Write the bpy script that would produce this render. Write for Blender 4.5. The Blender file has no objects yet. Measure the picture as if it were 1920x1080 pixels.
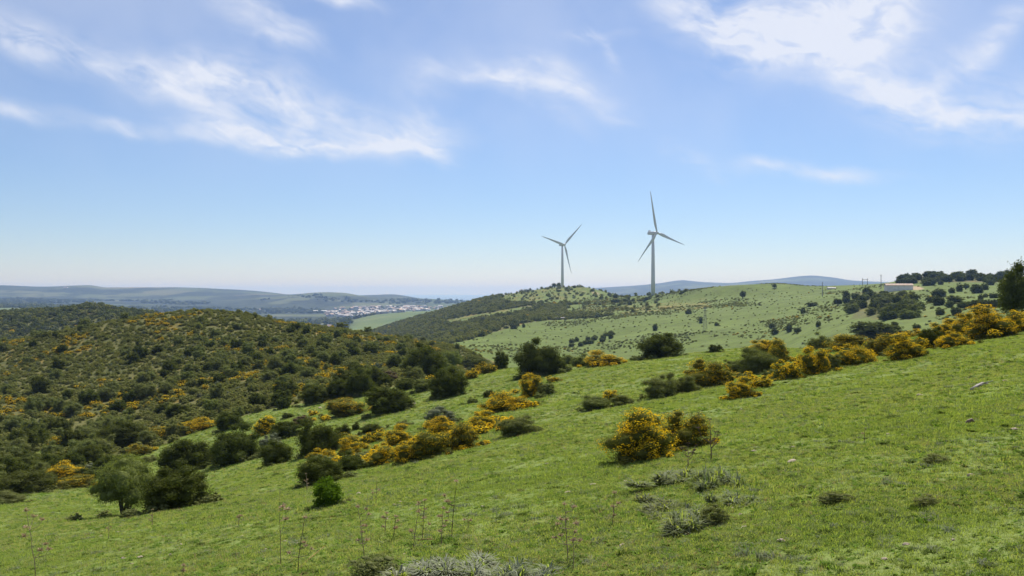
import bpy, bmesh, math, random
import numpy as np
from mathutils import Vector, Matrix, noise as mnoise

S = bpy.context.scene
COL = S.collection
random.seed(7)
RNG = np.random.default_rng(11)
R = math.radians

# ------------------------------------------------------------------ camera, sky, sun, exposure
F_PX, U0, V0 = 1663.0, 960.0, 547.0          # focal length in photo pixels, photo column of +Y, row of eye level
cam = bpy.data.cameras.new('camera')
cam.sensor_width = 36.0
cam.lens = 36.0 * F_PX / 1920.0
cam.clip_start = 0.1
cam.clip_end = 120000
cam_ob = bpy.data.objects.new('camera', cam)
COL.objects.link(cam_ob)
cam_ob.location = (0, 0, 0)
cam_ob.rotation_euler = (R(90) + math.atan((V0 - 540.0) / F_PX), 0, 0)
S.camera = cam_ob

SUN_AZ, SUN_EL = R(18), R(50)
sun = bpy.data.lights.new('sun', 'SUN')
sun.energy = 5.0
sun.angle = R(0.53)
sun.color = (1.0, 0.955, 0.88)
sun_ob = bpy.data.objects.new('sun', sun)
COL.objects.link(sun_ob)
sdir = Vector((math.sin(SUN_AZ) * math.cos(SUN_EL), math.cos(SUN_AZ) * math.cos(SUN_EL), math.sin(SUN_EL)))
sun_ob.rotation_euler = (-sdir).to_track_quat('-Z', 'Y').to_euler()

S.view_settings.view_transform = 'Standard'
S.view_settings.look = 'None'
S.view_settings.gamma = 1.0
S.view_settings.use_curve_mapping = False
S.view_settings.exposure = 0.44
S.render.engine = 'CYCLES'
S.cycles.use_denoising = True
S.cycles.max_bounces = 6
S.cycles.diffuse_bounces = 3
S.cycles.glossy_bounces = 2
S.cycles.transmission_bounces = 3
S.cycles.volume_bounces = 1
S.cycles.use_adaptive_sampling = True
S.cycles.adaptive_threshold = 0.012


class NT:
    """small helper to write node trees"""
    def __init__(self, tree):
        self.t = tree
        tree.nodes.clear()

    def n(self, typ, **kw):
        nd = self.t.nodes.new(typ)
        for k, v in kw.items():
            setattr(nd, k, v)
        return nd

    def set(self, sock, v):
        if isinstance(v, bpy.types.NodeSocket):
            self.t.links.new(v, sock)
        elif v is not None:
            sock.default_value = v

    def math(self, op, a, b=None, c=None, clamp=False):
        nd = self.n('ShaderNodeMath', operation=op, use_clamp=clamp)
        for i, v in enumerate((a, b, c)):
            if v is not None:
                self.set(nd.inputs[i], v)
        return nd.outputs[0]

    def vmath(self, op, a, b=None):
        nd = self.n('ShaderNodeVectorMath', operation=op)
        self.set(nd.inputs[0], a)
        if b is not None:
            self.set(nd.inputs[1], b)
        return nd.outputs[0]

    def noise(self, vec, scale, detail=4, rough=0.55, dist=0.0):
        nd = self.n('ShaderNodeTexNoise')
        self.set(nd.inputs['Vector'], vec)
        self.set(nd.inputs['Scale'], scale)
        nd.inputs['Detail'].default_value = detail
        nd.inputs['Roughness'].default_value = rough
        nd.inputs['Distortion'].default_value = dist
        return nd.outputs['Fac']

    def ramp(self, v, a, b, lo=0.0, hi=1.0, smooth=True):
        nd = self.n('ShaderNodeMapRange', interpolation_type='SMOOTHSTEP' if smooth else 'LINEAR')
        self.set(nd.inputs['Value'], v)
        for k, x in (('From Min', a), ('From Max', b), ('To Min', lo), ('To Max', hi)):
            self.set(nd.inputs[k], x)
        return nd.outputs['Result']

    def mix(self, f, a, b, blend='MIX'):
        nd = self.n('ShaderNodeMix', data_type='RGBA', blend_type=blend)
        self.set(nd.inputs[0], f)
        self.set(nd.inputs[6], a if isinstance(a, bpy.types.NodeSocket) else (*a, 1))
        self.set(nd.inputs[7], b if isinstance(b, bpy.types.NodeSocket) else (*b, 1))
        return nd.outputs[2]


world = bpy.data.worlds.new('World')
S.world = world
world.use_nodes = True
w = NT(world.node_tree)
sky = w.n('ShaderNodeTexSky', sky_type='NISHITA', sun_disc=False, sun_elevation=SUN_EL, sun_rotation=SUN_AZ,
          altitude=150.0, air_density=1.0, dust_density=0.0, ozone_density=9.0)
tc = w.n('ShaderNodeTexCoord')
sep = w.n('ShaderNodeSeparateXYZ')
w.set(sep.inputs[0], tc.outputs['Generated'])
az = w.math('ARCTAN2', sep.outputs[0], sep.outputs[1])
el = w.math('ARCSINE', sep.outputs[2])
D2R = 180 / math.pi
az = w.math('MULTIPLY', az, D2R)
el = w.math('MULTIPLY', el, D2R)
# cirrus: streaks of warped noise, gathered where the clouds of the day stand (azimuth, elevation, in degrees)
cmb = w.n('ShaderNodeCombineXYZ')
w.set(cmb.inputs[0], az)
w.set(cmb.inputs[1], el)
P = cmb.outputs[0]
warp = w.n('ShaderNodeTexNoise')
w.set(warp.inputs['Vector'], P)
warp.inputs['Scale'].default_value = 0.22
warp.inputs['Detail'].default_value = 4
wv = w.vmath('SUBTRACT', warp.outputs['Color'], (0.5, 0.5, 0.5))
wsc = w.n('ShaderNodeVectorMath', operation='SCALE')
w.set(wsc.inputs[0], wv)
wsc.inputs['Scale'].default_value = 2.3
PW = w.vmath('ADD', P, wsc.outputs[0])


def azel(u, v):
    a = math.atan((u - U0) / F_PX)
    return math.degrees(a), math.degrees(math.atan((V0 - v) / F_PX * math.cos(a)))


CLOUDS = [  # u, v, half length px, half width px, tilt deg (clockwise on the picture), weight
    (440, 250, 90, 17, 8, 1.0), (560, 268, 110, 18, 5, 1.2), (700, 268, 110, 16, 0, 1.1), (810, 284, 40, 13, 28, .9),
    (480, 205, 110, 34, 15, .8), (560, 180, 90, 26, 12, .6), (650, 230, 130, 30, 12, .7), (400, 125, 78, 26, 0, .95), (440, 150, 60, 26, 20, .7),
    (340, 165, 100, 20, 30, .55), (240, 125, 120, 24, 18, .55), (140, 98, 110, 22, 12, .6), (25, 68, 70, 24, 25, .9), (790, 240, 55, 20, -12, .6),
    (800, 190, 70, 40, 60, .35), (480, 30, 75, 28, 35, .75), (545, 62, 55, 24, 15, .6), (640, 0, 60, 12, 0, 1.0),
    (900, 128, 100, 13, 2, .8), (1000, 135, 110, 24, 8, .75), (1085, 165, 90, 20, 25, .7), (1010, 185, 90, 18, 30, .4), (1150, 212, 45, 9, 10, .5),
    (1115, 66, 55, 11, 2, .9), (1150, 92, 34, 8, 55, .7), (1285, 15, 90, 30, 35, .9), (1400, 50, 110, 46, 18, 1.1), (1520, 45, 130, 58, -4, 1.25),
    (1630, 50, 70, 60, 60, 1.1), (1560, 105, 100, 20, 5, .7), (1600, 150, 80, 26, 40, .6), (1690, 185, 90, 30, 30, .75), (1800, 218, 110, 26, 14, .95),
    (1890, 195, 70, 38, 5, .9), (1780, 130, 110, 24, -35, .6), (1870, 70, 80, 22, -42, .55), (1530, 322, 110, 14, 5, .85), (1450, 310, 40, 9, 5, .5),
    (1290, 298, 50, 15, 35, .8), (235, 233, 85, 13, 5, .65), (20, 214, 70, 14, 5, .65)]
tot = None
for (u, v, a_, b_, t_, wt) in CLOUDS:
    ca, ce = azel(u, v)
    mp = w.n('ShaderNodeMapping', vector_type='TEXTURE')
    w.set(mp.inputs['Vector'], PW)
    mp.inputs['Location'].default_value = (ca, ce, 0)
    mp.inputs['Rotation'].default_value = (0, 0, R(-t_))
    k = math.degrees(1 / F_PX)
    mp.inputs['Scale'].default_value = (a_ * k, b_ * k * 1.05, 1)
    ln = w.n('ShaderNodeVectorMath', operation='DOT_PRODUCT')
    w.set(ln.inputs[0], mp.outputs[0])
    w.set(ln.inputs[1], mp.outputs[0])
    g = w.math('MULTIPLY', w.math('EXPONENT', w.math('MULTIPLY', ln.outputs['Value'], -0.9)), wt)
    tot = g if tot is None else w.math('ADD', tot, g)
# beyond the picture the same thin cirrus goes on
gen = w.ramp(w.noise(PW, 0.035, 3, 0.5), 0.52, 0.75, 0.0, 0.7)
outside = w.ramp(w.math('MAXIMUM', w.math('ABSOLUTE', w.math('MULTIPLY', az, 0.6)), el), 19.5, 26)
tot = w.math('ADD', tot, w.math('MULTIPLY', gen, outside))
mp2 = w.n('ShaderNodeMapping', vector_type='TEXTURE')
w.set(mp2.inputs['Vector'], PW)
mp2.inputs['Rotation'].default_value = (0, 0, R(-17))
mp2.inputs['Scale'].default_value = (5.0, 1.35, 1)
fib = w.noise(mp2.outputs[0], 0.95, 9, 0.60, 0.4)
mp3 = w.n('ShaderNodeMapping', vector_type='TEXTURE')
w.set(mp3.inputs['Vector'], P)
mp3.inputs['Scale'].default_value = (3.0, 1.8, 1)
puf = w.noise(mp3.outputs[0], 0.7, 6, 0.5)
tex = w.math('ADD', w.math('MULTIPLY', fib, 0.7), w.math('MULTIPLY', puf, 0.5))
dens = w.math('MULTIPLY', tot, w.ramp(tex, 0.36, 0.84, 0.0, 1.3))
dens = w.math('MULTIPLY', dens, w.ramp(el, 0.5, 7.0))
cmask = w.ramp(dens, 0.03, 1.1, 0.0, 0.84, smooth=False)
veil = w.math('MULTIPLY', w.ramp(el, 2.0, 15.0, 0.0, 0.32), w.ramp(w.noise(PW, 0.09, 4, 0.5), 0.3, 0.65, 0.45, 1.0))   # thin high veil
cmask = w.math('ADD', cmask, w.math('MULTIPLY', veil, w.math('SUBTRACT', 1.0, cmask)))
bg1 = w.n('ShaderNodeBackground')
w.set(bg1.inputs['Color'], w.mix(1.0, sky.outputs[0], (1.13, 1.0, 0.99), 'MULTIPLY'))     # white balance of the camera
bg1.inputs['Strength'].default_value = 0.080
bg2 = w.n('ShaderNodeBackground')
bg2.inputs['Color'].default_value = (0.85, 0.88, 0.97, 1)
bg2.inputs['Strength'].default_value = 0.74
ms = w.n('ShaderNodeMixShader')
w.set(ms.inputs[0], cmask)
w.set(ms.inputs[1], bg1.outputs[0])
w.set(ms.inputs[2], bg2.outputs[0])
wo = w.n('ShaderNodeOutputWorld')
w.set(wo.inputs['Surface'], ms.outputs[0])

# ------------------------------------------------------------------ numeric helpers


def pchip(xk, yk, x):
    """monotone cubic through knots; yk may be (..., n) with a shared xk"""
    xk = np.asarray(xk, float); yk = np.asarray(yk, float); x = np.asarray(x, float)
    h = np.diff(xk); d = np.diff(yk) / h
    m = np.zeros_like(yk)
    w1 = 2 * h[1:] + h[:-1]; w2 = h[1:] + 2 * h[:-1]
    same = d[:-1] * d[1:] > 0
    with np.errstate(divide='ignore', invalid='ignore'):
        mm = (w1 + w2) / (w1 / d[:-1] + w2 / d[1:])
    m[1:-1] = np.where(same, mm, 0)
    m[0] = d[0]; m[-1] = d[-1]
    x = np.clip(x, xk[0], xk[-1])
    i = np.clip(np.searchsorted(xk, x) - 1, 0, len(h) - 1)
    t = (x - xk[i]) / h[i]
    return ((1 + 2 * t) * (1 - t) ** 2 * yk[i] + t * (1 - t) ** 2 * h[i] * m[i]
            + t * t * (3 - 2 * t) * yk[i + 1] + t * t * (t - 1) * h[i] * m[i + 1])


def vnoise(x, y, seed=0):
    xi = np.floor(x).astype(np.int64); yi = np.floor(y).astype(np.int64)
    fx = x - xi; fy = y - yi
    fx = fx * fx * (3 - 2 * fx); fy = fy * fy * (3 - 2 * fy)

    def hsh(a, b):
        n = (a * 374761393 + b * 668265263 + seed * 974634777) & 0xffffffff
        n = ((n ^ (n >> 13)) * 1274126177) & 0xffffffff
        return ((n ^ (n >> 16)) & 0xffff) / 65535.0
    return ((hsh(xi, yi) * (1 - fx) + hsh(xi + 1, yi) * fx) * (1 - fy)
            + (hsh(xi, yi + 1) * (1 - fx) + hsh(xi + 1, yi + 1) * fx) * fy)


def fbm(x, y, oct=4, seed=0):
    s = 0; a = 1; tot_ = 0
    for k in range(oct):
        s = s + a * (vnoise(x * 2 ** k + 17.3 * k, y * 2 ** k - 9.1 * k, seed + k) - 0.5)
        tot_ += a; a *= 0.5
    return s / tot_ * 2


# ------------------------------------------------------------------ terrain
# Each row is a line across the land at a known distance: (azimuth knot, distance in metres, row of the photograph
# where its ground shows, or ('z', height) where it lies in a hidden hollow).
def Z(z):
    return ('z', z)


ROWS = []


def row(*kn):
    us = [k[0] for k in kn]
    Y = [k[1] for k in kn]
    vv = [k[2] if not isinstance(k[2], tuple) else V0 - k[2][1] * F_PX / k[1] for k in kn]
    ROWS.append((us, Y, vv))


for Yn in (0.6, 4.0, 8.0, 15.0, 18.0):
    row(*[(u, Yn, Z(-1.65 + 0.165 * (u - U0) / F_PX * Yn - 0.1125 * Yn)) for u in (-2000, 0, 960, 1920, 3900)])
US = [-2000, -600, 0, 230, 480, 720, 960, 1200, 1440, 1680, 1920, 2500, 3900]


def rowt(Y, vals):
    Ys = Y if isinstance(Y, (list, tuple)) else [Y] * len(US)
    row(*[(u, y, v) for u, y, v in zip(US, Ys, vals)])


rowt(28, [1160, 1080, 993, 968, 925, 883, 832, 794, 755, 715, 676, 600, 440])
rowt(45, [1120, 1040, 958, 956, 893, 838, 787, 748, 708, 672, 634, 570, 420])
rowt(60, [1080, 1010, 935, 920, 868, 812, 760, 722, 688, 650, 617, 560, 410])
rowt(80, [1040, 970, 892, 882, 825, 773, 729, 694, 667, 636, 606, 560, 410])
rowt(106, [980, 930, 853, 836, 780, 736, 692, 672, 653, Z(-7.5), Z(-5.5), Z(-1), Z(8)])
rowt(140, [900, 860, 800, 790, 735, 708, Z(-13.5), Z(-13), Z(-12.5), Z(-14), Z(-12), Z(-5), Z(5)])
rowt(180, [860, 800, 745, 725, 690, 683, Z(-18), Z(-19), Z(-19), Z(-18), Z(-16), Z(-8), Z(0)])
rowt(230, [800, 740, 692, 652, 636, 656, Z(-23), Z(-25), Z(-24), Z(-19), Z(-15), Z(-8), Z(0)])
row(*[(u, 275, v) for u, v in ((-2000, 740), (-600, 700), (0, 643), (100, 624), (200, 604), (300, 588), (380, 582),
                               (450, 588), (520, 603), (600, 614), (700, 628), (780, 641), (860, 656), (960, Z(-26)), (1200, Z(-29)))]
    + [(1440, 275, Z(-26)), (1680, 270, Z(-13)), (1920, 260, 601), (2500, 260, 590), (3900, 260, 580)])
row((-2000, 400, Z(-45)), (-600, 400, Z(-45)), (0, 400, Z(-42)), (230, 400, Z(-38)), (480, 400, Z(-40)), (720, 400, Z(-38)),
    (860, 400, 662), (960, 400, 692), (1200, 400, 680), (1440, 390, 668), (1560, 370, 625), (1680, 350, 592), (1920, 340, 572), (2500, 340, 560), (3900, 340, 550))
row((-2000, 500, Z(-45)), (0, 500, Z(-40)), (230, 500, Z(-38)), (480, 500, Z(-48)), (720, 520, Z(-46)),
    (860, 540, 643), (960, 550, 640), (1057, 550, 640), (1200, 550, 622), (1440, 520, 606), (1560, 480, 590), (1680, 450, 568), (1920, 430, 553), (2500, 430, 548), (3900, 430, 540))
row((-2000, 590, 655), (0, 590, 640), (120, 590, 632), (230, 590, 625), (480, 600, Z(-58)), (700, 650, Z(-60)), (780, 700, Z(-44)),
    (860, 740, 622), (960, 750, 603), (1057, 750, 600), (1200, 740, 585), (1440, 680, 568), (1560, 620, 560), (1680, 590, 546), (1800, 560, 543), (1920, 560, 538), (2500, 560, 535), (3900, 560, 530))
row((-2000, 720, 600), (0, 720, 590), (60, 720, 585), (120, 720, 582), (170, 720, 575), (220, 720, 583), (300, 740, 592), (400, 780, Z(-30)), (480, 800, Z(-62)), (650, 950, Z(-66)),
    (720, 960, Z(-56)), (780, 980, 617), (860, 1000, 593), (960, 1000, 572), (1057, 1000, 566), (1130, 960, 566), (1200, 900, 567), (1300, 830, 562), (1440, 790, 552), (1560, 740, 548), (1680, 680, 536), (1800, 660, 530), (1920, 660, 529), (2500, 660, 528), (3900, 660, 525))
row((-2000, 1000, Z(-50)), (0, 1000, Z(-45)), (300, 1000, Z(-50)), (480, 1100, Z(-66)), (600, 1200, Z(-70)), (650, 1250, Z(-66)),
    (700, 1290, 621), (760, 1290, 602), (800, 1290, 591), (850, 1290, 577), (900, 1290, 562), (960, 1290, 551), (1000, 1290, 545), (1040, 1290, 539),
    (1090, 1290, 538), (1130, 1240, 547), (1170, 1100, 556), (1200, 980, 556), (1250, 930, 551), (1300, 880, 544), (1360, 850, 537), (1420, 840, 534), (1460, 840, 533),
    (1520, 830, 537), (1600, 820, 534), (1660, 800, 530), (1700, 790, 522), (1760, 790, 516), (1850, 790, 519), (1920, 790, 516), (2500, 790, 515), (3900, 790, 515))
row((-2000, 1700, 600), (0, 1700, 590), (300, 1700, Z(-58)), (600, 1800, Z(-76)), (700, 1800, Z(-72)), (800, 1800, Z(-62)), (900, 1700, Z(-50)), (1090, 1700, Z(-30)),
    (1200, 1500, Z(-25)), (1440, 1400, Z(-20)), (1920, 1400, Z(-15)), (3900, 1400, Z(-15)))
row((-2000, 2500, 580), (0, 2500, 578), (300, 2500, 590), (480, 2500, 603), (620, 2500, 606), (660, 2500, 599), (700, 2500, 591), (740, 2500, 587), (800, 2500, 584), (860, 2500, 588), (960, 2500, Z(-70)), (1200, 2500, Z(-60)), (1920, 2500, Z(-60)), (3900, 2500, Z(-60)))
row((-2000, 3300, 576), (0, 3300, 573), (300, 3300, 583), (480, 3300, 594), (620, 3300, 594), (700, 3300, 592), (800, 3300, 589), (860, 3300, 588), (960, 3300, Z(-80)), (1200, 3300, Z(-80)), (1920, 3300, Z(-80)), (3900, 3300, Z(-80)))
row((-2000, 4300, 570), (0, 4300, 568), (200, 4300, 572), (480, 4300, 580), (600, 4300, 579), (800, 4300, 576), (900, 4300, 576), (1200, 4300, Z(-90)), (1920, 4300, Z(-90)), (3900, 4300, Z(-90)))
row((-2000, 5300, 560), (0, 5300, 557), (200, 5300, 561), (400, 5300, 562), (500, 5300, 557), (560, 5300, 551), (600, 5300, 548), (640, 5300, 549), (690, 5300, 556), (740, 5300, 560), (800, 5300, 560), (850, 5300, 563), (900, 5300, 569), (960, 5300, 573), (1200, 5300, Z(-95)), (1920, 5300, Z(-95)), (3900, 5300, Z(-95)))
row((-2000, 7000, 540), (-300, 7000, 538), (0, 7000, 536), (80, 7000, 538), (165, 7000, 535), (200, 7000, 539), (300, 7000, 539), (450, 7000, 544), (500, 7000, 548), (545, 7000, 553), (600, 7000, 556), (700, 7000, 554), (735, 7000, 553), (760, 7000, 556),
    (800, 7000, 562), (850, 7000, 568), (960, 7000, Z(-115)), (1060, 7000, Z(-90)), (1200, 7000, 553), (1400, 7000, 548), (1920, 7000, 548), (3900, 7000, 548))
row((-2000, 9500, Z(-60)), (0, 9500, Z(-60)), (500, 9500, Z(-100)), (700, 9500, Z(-95)), (800, 9500, 562), (860, 9500, 564), (960, 9500, 565), (1020, 9500, 560), (1060, 9500, 550), (1100, 9500, 541), (1200, 9500, 535), (1240, 9500, 531), (1280, 9500, 526), (1320, 9500, 529), (1360, 9500, 530),
    (1400, 9500, 527), (1440, 9500, 524), (1520, 9500, 517), (1560, 9500, 521), (1600, 9500, 527), (1650, 9500, 529), (1720, 9500, 534), (1920, 9500, 536), (3900, 9500, 540))
row((-2000, 13000, Z(-120)), (700, 13000, Z(-128)), (850, 13000, Z(-132)), (1000, 13000, Z(-125)), (1300, 13000, Z(-60)), (3900, 13000, Z(-60)))
row((-2000, 17000, Z(-150)), (900, 17000, Z(-151)), (3900, 17000, Z(-152)))
row((-2000, 20000, Z(-170)), (900, 20000, Z(-170)), (3900, 20000, Z(-170)))

UG = np.concatenate([np.arange(-2000, -200, 60), np.arange(-200, 2121, 8), np.arange(2180, 3901, 60)]).astype(float)
LY = np.linspace(math.log(0.6), math.log(20000), 640)
YG = np.exp(LY)
NU, NY = len(UG), len(YG)
kY = np.array([pchip(r_[0], r_[1], UG) for r_ in ROWS])           # rows x columns
kV = np.array([pchip(r_[0], r_[2], UG) for r_ in ROWS])
kZ = -(kV - V0) * kY / F_PX
ZG = np.zeros((NU, NY))
for i in range(NU):
    ZG[i] = pchip(np.log(kY[:, i]), kZ[:, i], LY)
XX = (UG[:, None] - U0) / F_PX * YG[None, :]
YY = np.broadcast_to(YG[None, :], XX.shape)


def sstep(x, a, b):
    t = np.clip((x - a) / (b - a), 0, 1)
    return t * t * (3 - 2 * t)


ZG += 0.035 * fbm(XX / 0.9, YY / 0.9, 3, 3) * sstep(YY, 2, 6) * (1 - sstep(YY, 40, 80))
ZG += 0.16 * fbm(XX / 5.0, YY / 5.0, 3, 5) * sstep(YY, 8, 25) * (1 - sstep(YY, 300, 500))
ZG += 0.5 * fbm(XX / 30.0, YY / 30.0, 3, 6) * sstep(YY, 60, 160) * (1 - sstep(YY, 1500, 2000))
ZG += 1.8 * fbm(XX / 120.0, YY / 120.0, 4, 7) * sstep(YY, 350, 700) * (1 - sstep(YY, 9000, 12000))
ZG += 13 * fbm(XX / 900.0, YY / 900.0, 4, 8) * sstep(YY, 3000, 5500) * (1 - sstep(YY, 9800, 12500))
VG = V0 - ZG * F_PX / YY


def ground(X, Y):
    """height of the land at a world point (arrays allowed)"""
    X = np.asarray(X, float); Y = np.asarray(Y, float)
    u = X / Y * F_PX + U0
    iu = np.clip(np.searchsorted(UG, u) - 1, 0, NU - 2)
    fu = np.clip((u - UG[iu]) / (UG[iu + 1] - UG[iu]), 0, 1)
    fy = (np.log(Y) - LY[0]) / (LY[1] - LY[0])
    iy = np.clip(np.floor(fy).astype(int), 0, NY - 2)
    fy = np.clip((Y - YG[iy]) / (YG[iy + 1] - YG[iy]), 0, 1)
    return ((ZG[iu, iy] * (1 - fu) + ZG[iu + 1, iy] * fu) * (1 - fy) + (ZG[iu, iy + 1] * (1 - fu) + ZG[iu + 1, iy + 1] * fu) * fy)


def at(u, v, ymin=3.0, ymax=20000.0):
    """the first point of the land met along the sight line of photo pixel (u, v)"""
    Ys = np.exp(np.linspace(math.log(ymin), math.log(ymax), 1500))
    Xs = (u - U0) / F_PX * Ys
    vg = V0 - ground(Xs, Ys) * F_PX / Ys
    hit = np.nonzero(vg <= v)[0]
    if len(hit) == 0:
        k = int(np.argmin(np.abs(vg - v)))
    else:
        k = hit[0]
        if k > 0 and vg[k - 1] > vg[k]:
            t = (vg[k - 1] - v) / max(vg[k - 1] - vg[k], 1e-9)
            Y = Ys[k - 1] + t * (Ys[k] - Ys[k - 1])
            X = (u - U0) / F_PX * Y
            return float(X), float(Y), float(ground(X, Y))
    return float(Xs[k]), float(Ys[k]), float(ground(Xs[k], Ys[k]))


def horizon_line():
    """for every column and row of the grid: is that ground in view from the lookout"""
    m = np.minimum.accumulate(VG, axis=1)
    return VG <= m + 1.0


SEEN = horizon_line()


def inpoly(u, v, poly):
    u = np.asarray(u, float); v = np.asarray(v, float)
    c = np.zeros(np.broadcast(u, v).shape, bool)
    n = len(poly)
    for i in range(n):
        x1, y1 = poly[i]; x2, y2 = poly[(i + 1) % n]
        if y1 == y2:
            continue
        c ^= ((y1 > v) != (y2 > v)) & (u < (x2 - x1) * (v - y1) / (y2 - y1) + x1)
    return c


# where scrub takes over from the pasture, as lines read off the land
SCRUB_EDGE_U = [-600, 0, 120, 200, 300, 400, 480, 560, 650, 760, 860, 960]
SCRUB_EDGE_V = [960, 925, 896, 866, 838, 800, 778, 760, 744, 724, 702, 688]
FLANK_U = [640, 760, 835, 880, 955, 1000, 1060, 1135, 1190, 1230]
FLANK_V = [668, 660, 648, 638, 616, 604, 600, 596, 576, 558]
PASTURE_PATCHES = [[(62, 853), (120, 815), (168, 800), (175, 812), (100, 850), (75, 862)],
                   [(270, 850), (305, 835), (310, 885), (285, 880)], [(390, 800), (500, 768), (640, 748), (690, 745), (600, 765), (480, 795), (400, 815)]]


def scrubness(u, v, Y):
    """0 pasture .. 1 closed scrub; v is the row at which that ground shows"""
    s = np.zeros(np.broadcast(u, v).shape)
    left = (Y > 48) & (Y < 420)
    e = np.interp(u, SCRUB_EDGE_U, SCRUB_EDGE_V)
    s = np.where(left & (u < 960), sstep(e - v, -6, 10), s)
    for pp in PASTURE_PATCHES:
        s = np.where(left & inpoly(u, v, pp), 0.1, s)
    s = np.where((Y >= 420) & (Y < 1000) & (u < 640), 1.0, s)
    e2 = np.interp(u, FLANK_U, FLANK_V, right=0)
    mid = (Y >= 300) & (Y < 1500)
    s = np.where(mid & (u >= 560) & (u < 1250), np.maximum(s, sstep(e2 - v, -3, 5)), s)
    top = mid & (u > 940) & (v < 570 - (u - 1060) ** 2 / 2600)
    s = np.where(top, 0.2, s)
    strip = mid & (u > 835) & (u < 1000) & (np.abs(v - (600 - (u - 860) * .17)) < 4.5)
    s = np.where(strip, .15, s)
    s = np.where(mid & (u > 1060) & (u < 1240) & (v < 590) & (v > 572 - (u - 1060) * .05), .25, s)
    s = np.where((Y > 280) & (Y < 1500) & (u > 1590) & (u < 1725) & (v > 545) & (v < 602), 0.6, s)
    s = np.where((Y > 280) & (Y < 1500) & (u > 1690) & (v < 530), 0.8, s)
    return s


X_, Y_ = XX, YY
A_SCRUB = scrubness(np.broadcast_to(UG[:, None], VG.shape), VG, YY)
A_FAR = sstep(YY, 1350, 1900)
gold = np.zeros_like(VG)
ub = np.broadcast_to(UG[:, None], VG.shape)
gold = np.maximum(gold, ((YY > 400) & (YY < 1500) & (ub > 880) & (ub < 1330)) * np.exp(-((VG - (600 - (ub - 1000) * 0.06 - 10)) / 10.0) ** 2) * (ub > 1080) * 0.8)
gold = np.maximum(gold, ((YY > 1000) & (YY < 1400) & (ub > 940) & (ub < 1110) & (VG < 572)) * 0.5)
gold = np.maximum(gold, ((YY > 400) & (YY < 1500) & (ub > 840) & (ub < 960)) * np.exp(-((VG - (598 - (ub - 860) * 0.2)) / 5.0) ** 2) * 0.8)
A_EARTH = ((YY > 900) & inpoly(ub, VG, [(1108, 545), (1118, 545), (1126, 556), (1118, 558)])).astype(float)
A_EARTH = np.maximum(A_EARTH, ((YY > 400) & (YY < 900) & inpoly(ub, VG, [(1712, 535), (1726, 537), (1732, 544), (1712, 544)])) * 0.9)
A_EARTH = np.maximum(A_EARTH, ((YY > 300) & (YY < 900) & inpoly(ub, VG, [(1722, 570), (1736, 565), (1775, 585), (1770, 596), (1715, 598)])) * 0.3)
A_GREEN = ((YY > 1500) & inpoly(ub, VG, [(655, 612), (665, 598), (700, 588), (745, 582), (810, 580), (880, 584), (820, 600), (760, 612), (700, 622), (640, 622)])).astype(float)
A_GREEN = np.maximum(A_GREEN, ((YY > 1200) & inpoly(ub, VG, [(-300, 600), (-300, 575), (0, 577), (110, 579), (125, 586), (90, 592), (0, 598)])) * 1.0)
A_GREEN = np.maximum(A_GREEN, ((YY > 1200) & inpoly(ub, VG, [(790, 556), (900, 566), (900, 580), (820, 584), (800, 570)])) * 0.45)
# smooth the masks a little so that they carry no stair steps


def blur(a, n=1):
    for _ in range(n):
        a = (a + np.roll(a, 1, 0) + np.roll(a, -1, 0)) / 3
        a = (a + np.roll(a, 1, 1) + np.roll(a, -1, 1)) / 3
    return a


A_HILL = sstep(YY, 180, 340) * (1 - A_FAR)
A_SCRUB, gold, A_EARTH, A_GREEN = blur(A_SCRUB, 2), blur(gold, 2), blur(A_EARTH, 1), blur(A_GREEN, 2)

# ------------------------------------------------------------------ object helpers


def tag(o, label=None, cat=None, group=None, kind=None):
    if label: o['label'] = label
    if cat: o['category'] = cat
    if group: o['group'] = group
    if kind: o['kind'] = kind
    return o


def mesh_arrays(name, V, Fq, mat, smooth=False, mats=None, midx=None):
    """mesh from arrays; Fq is (n, k) with k = 3 or 4 (or a list of such arrays)"""
    Fs = Fq if isinstance(Fq, list) else [Fq]
    me = bpy.data.meshes.new(name)
    V = np.asarray(V, np.float32)
    me.vertices.add(len(V))
    me.vertices.foreach_set('co', V.ravel())
    loops = np.concatenate([f.ravel() for f in Fs]).astype(np.int32)
    counts = np.concatenate([np.full(len(f), f.shape[1]) for f in Fs]).astype(np.int32)
    starts = np.concatenate([[0], np.cumsum(counts)[:-1]]).astype(np.int32)
    me.loops.add(len(loops))
    me.loops.foreach_set('vertex_index', loops)
    me.polygons.add(len(counts))
    me.polygons.foreach_set('loop_start', starts)
    me.polygons.foreach_set('loop_total', counts)
    if midx is not None:
        me.polygons.foreach_set('material_index', np.asarray(midx, np.int32))
    me.update(calc_edges=True)
    if smooth:
        me.polygons.foreach_set('use_smooth', np.ones(len(counts), bool))
    for m in (mats or [mat]):
        me.materials.append(m)
    return me


def link(name, me, parent=None, loc=None):
    o = bpy.data.objects.new(name, me)
    COL.objects.link(o)
    if parent: o.parent = parent
    if loc is not None: o.location = loc
    return o


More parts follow.
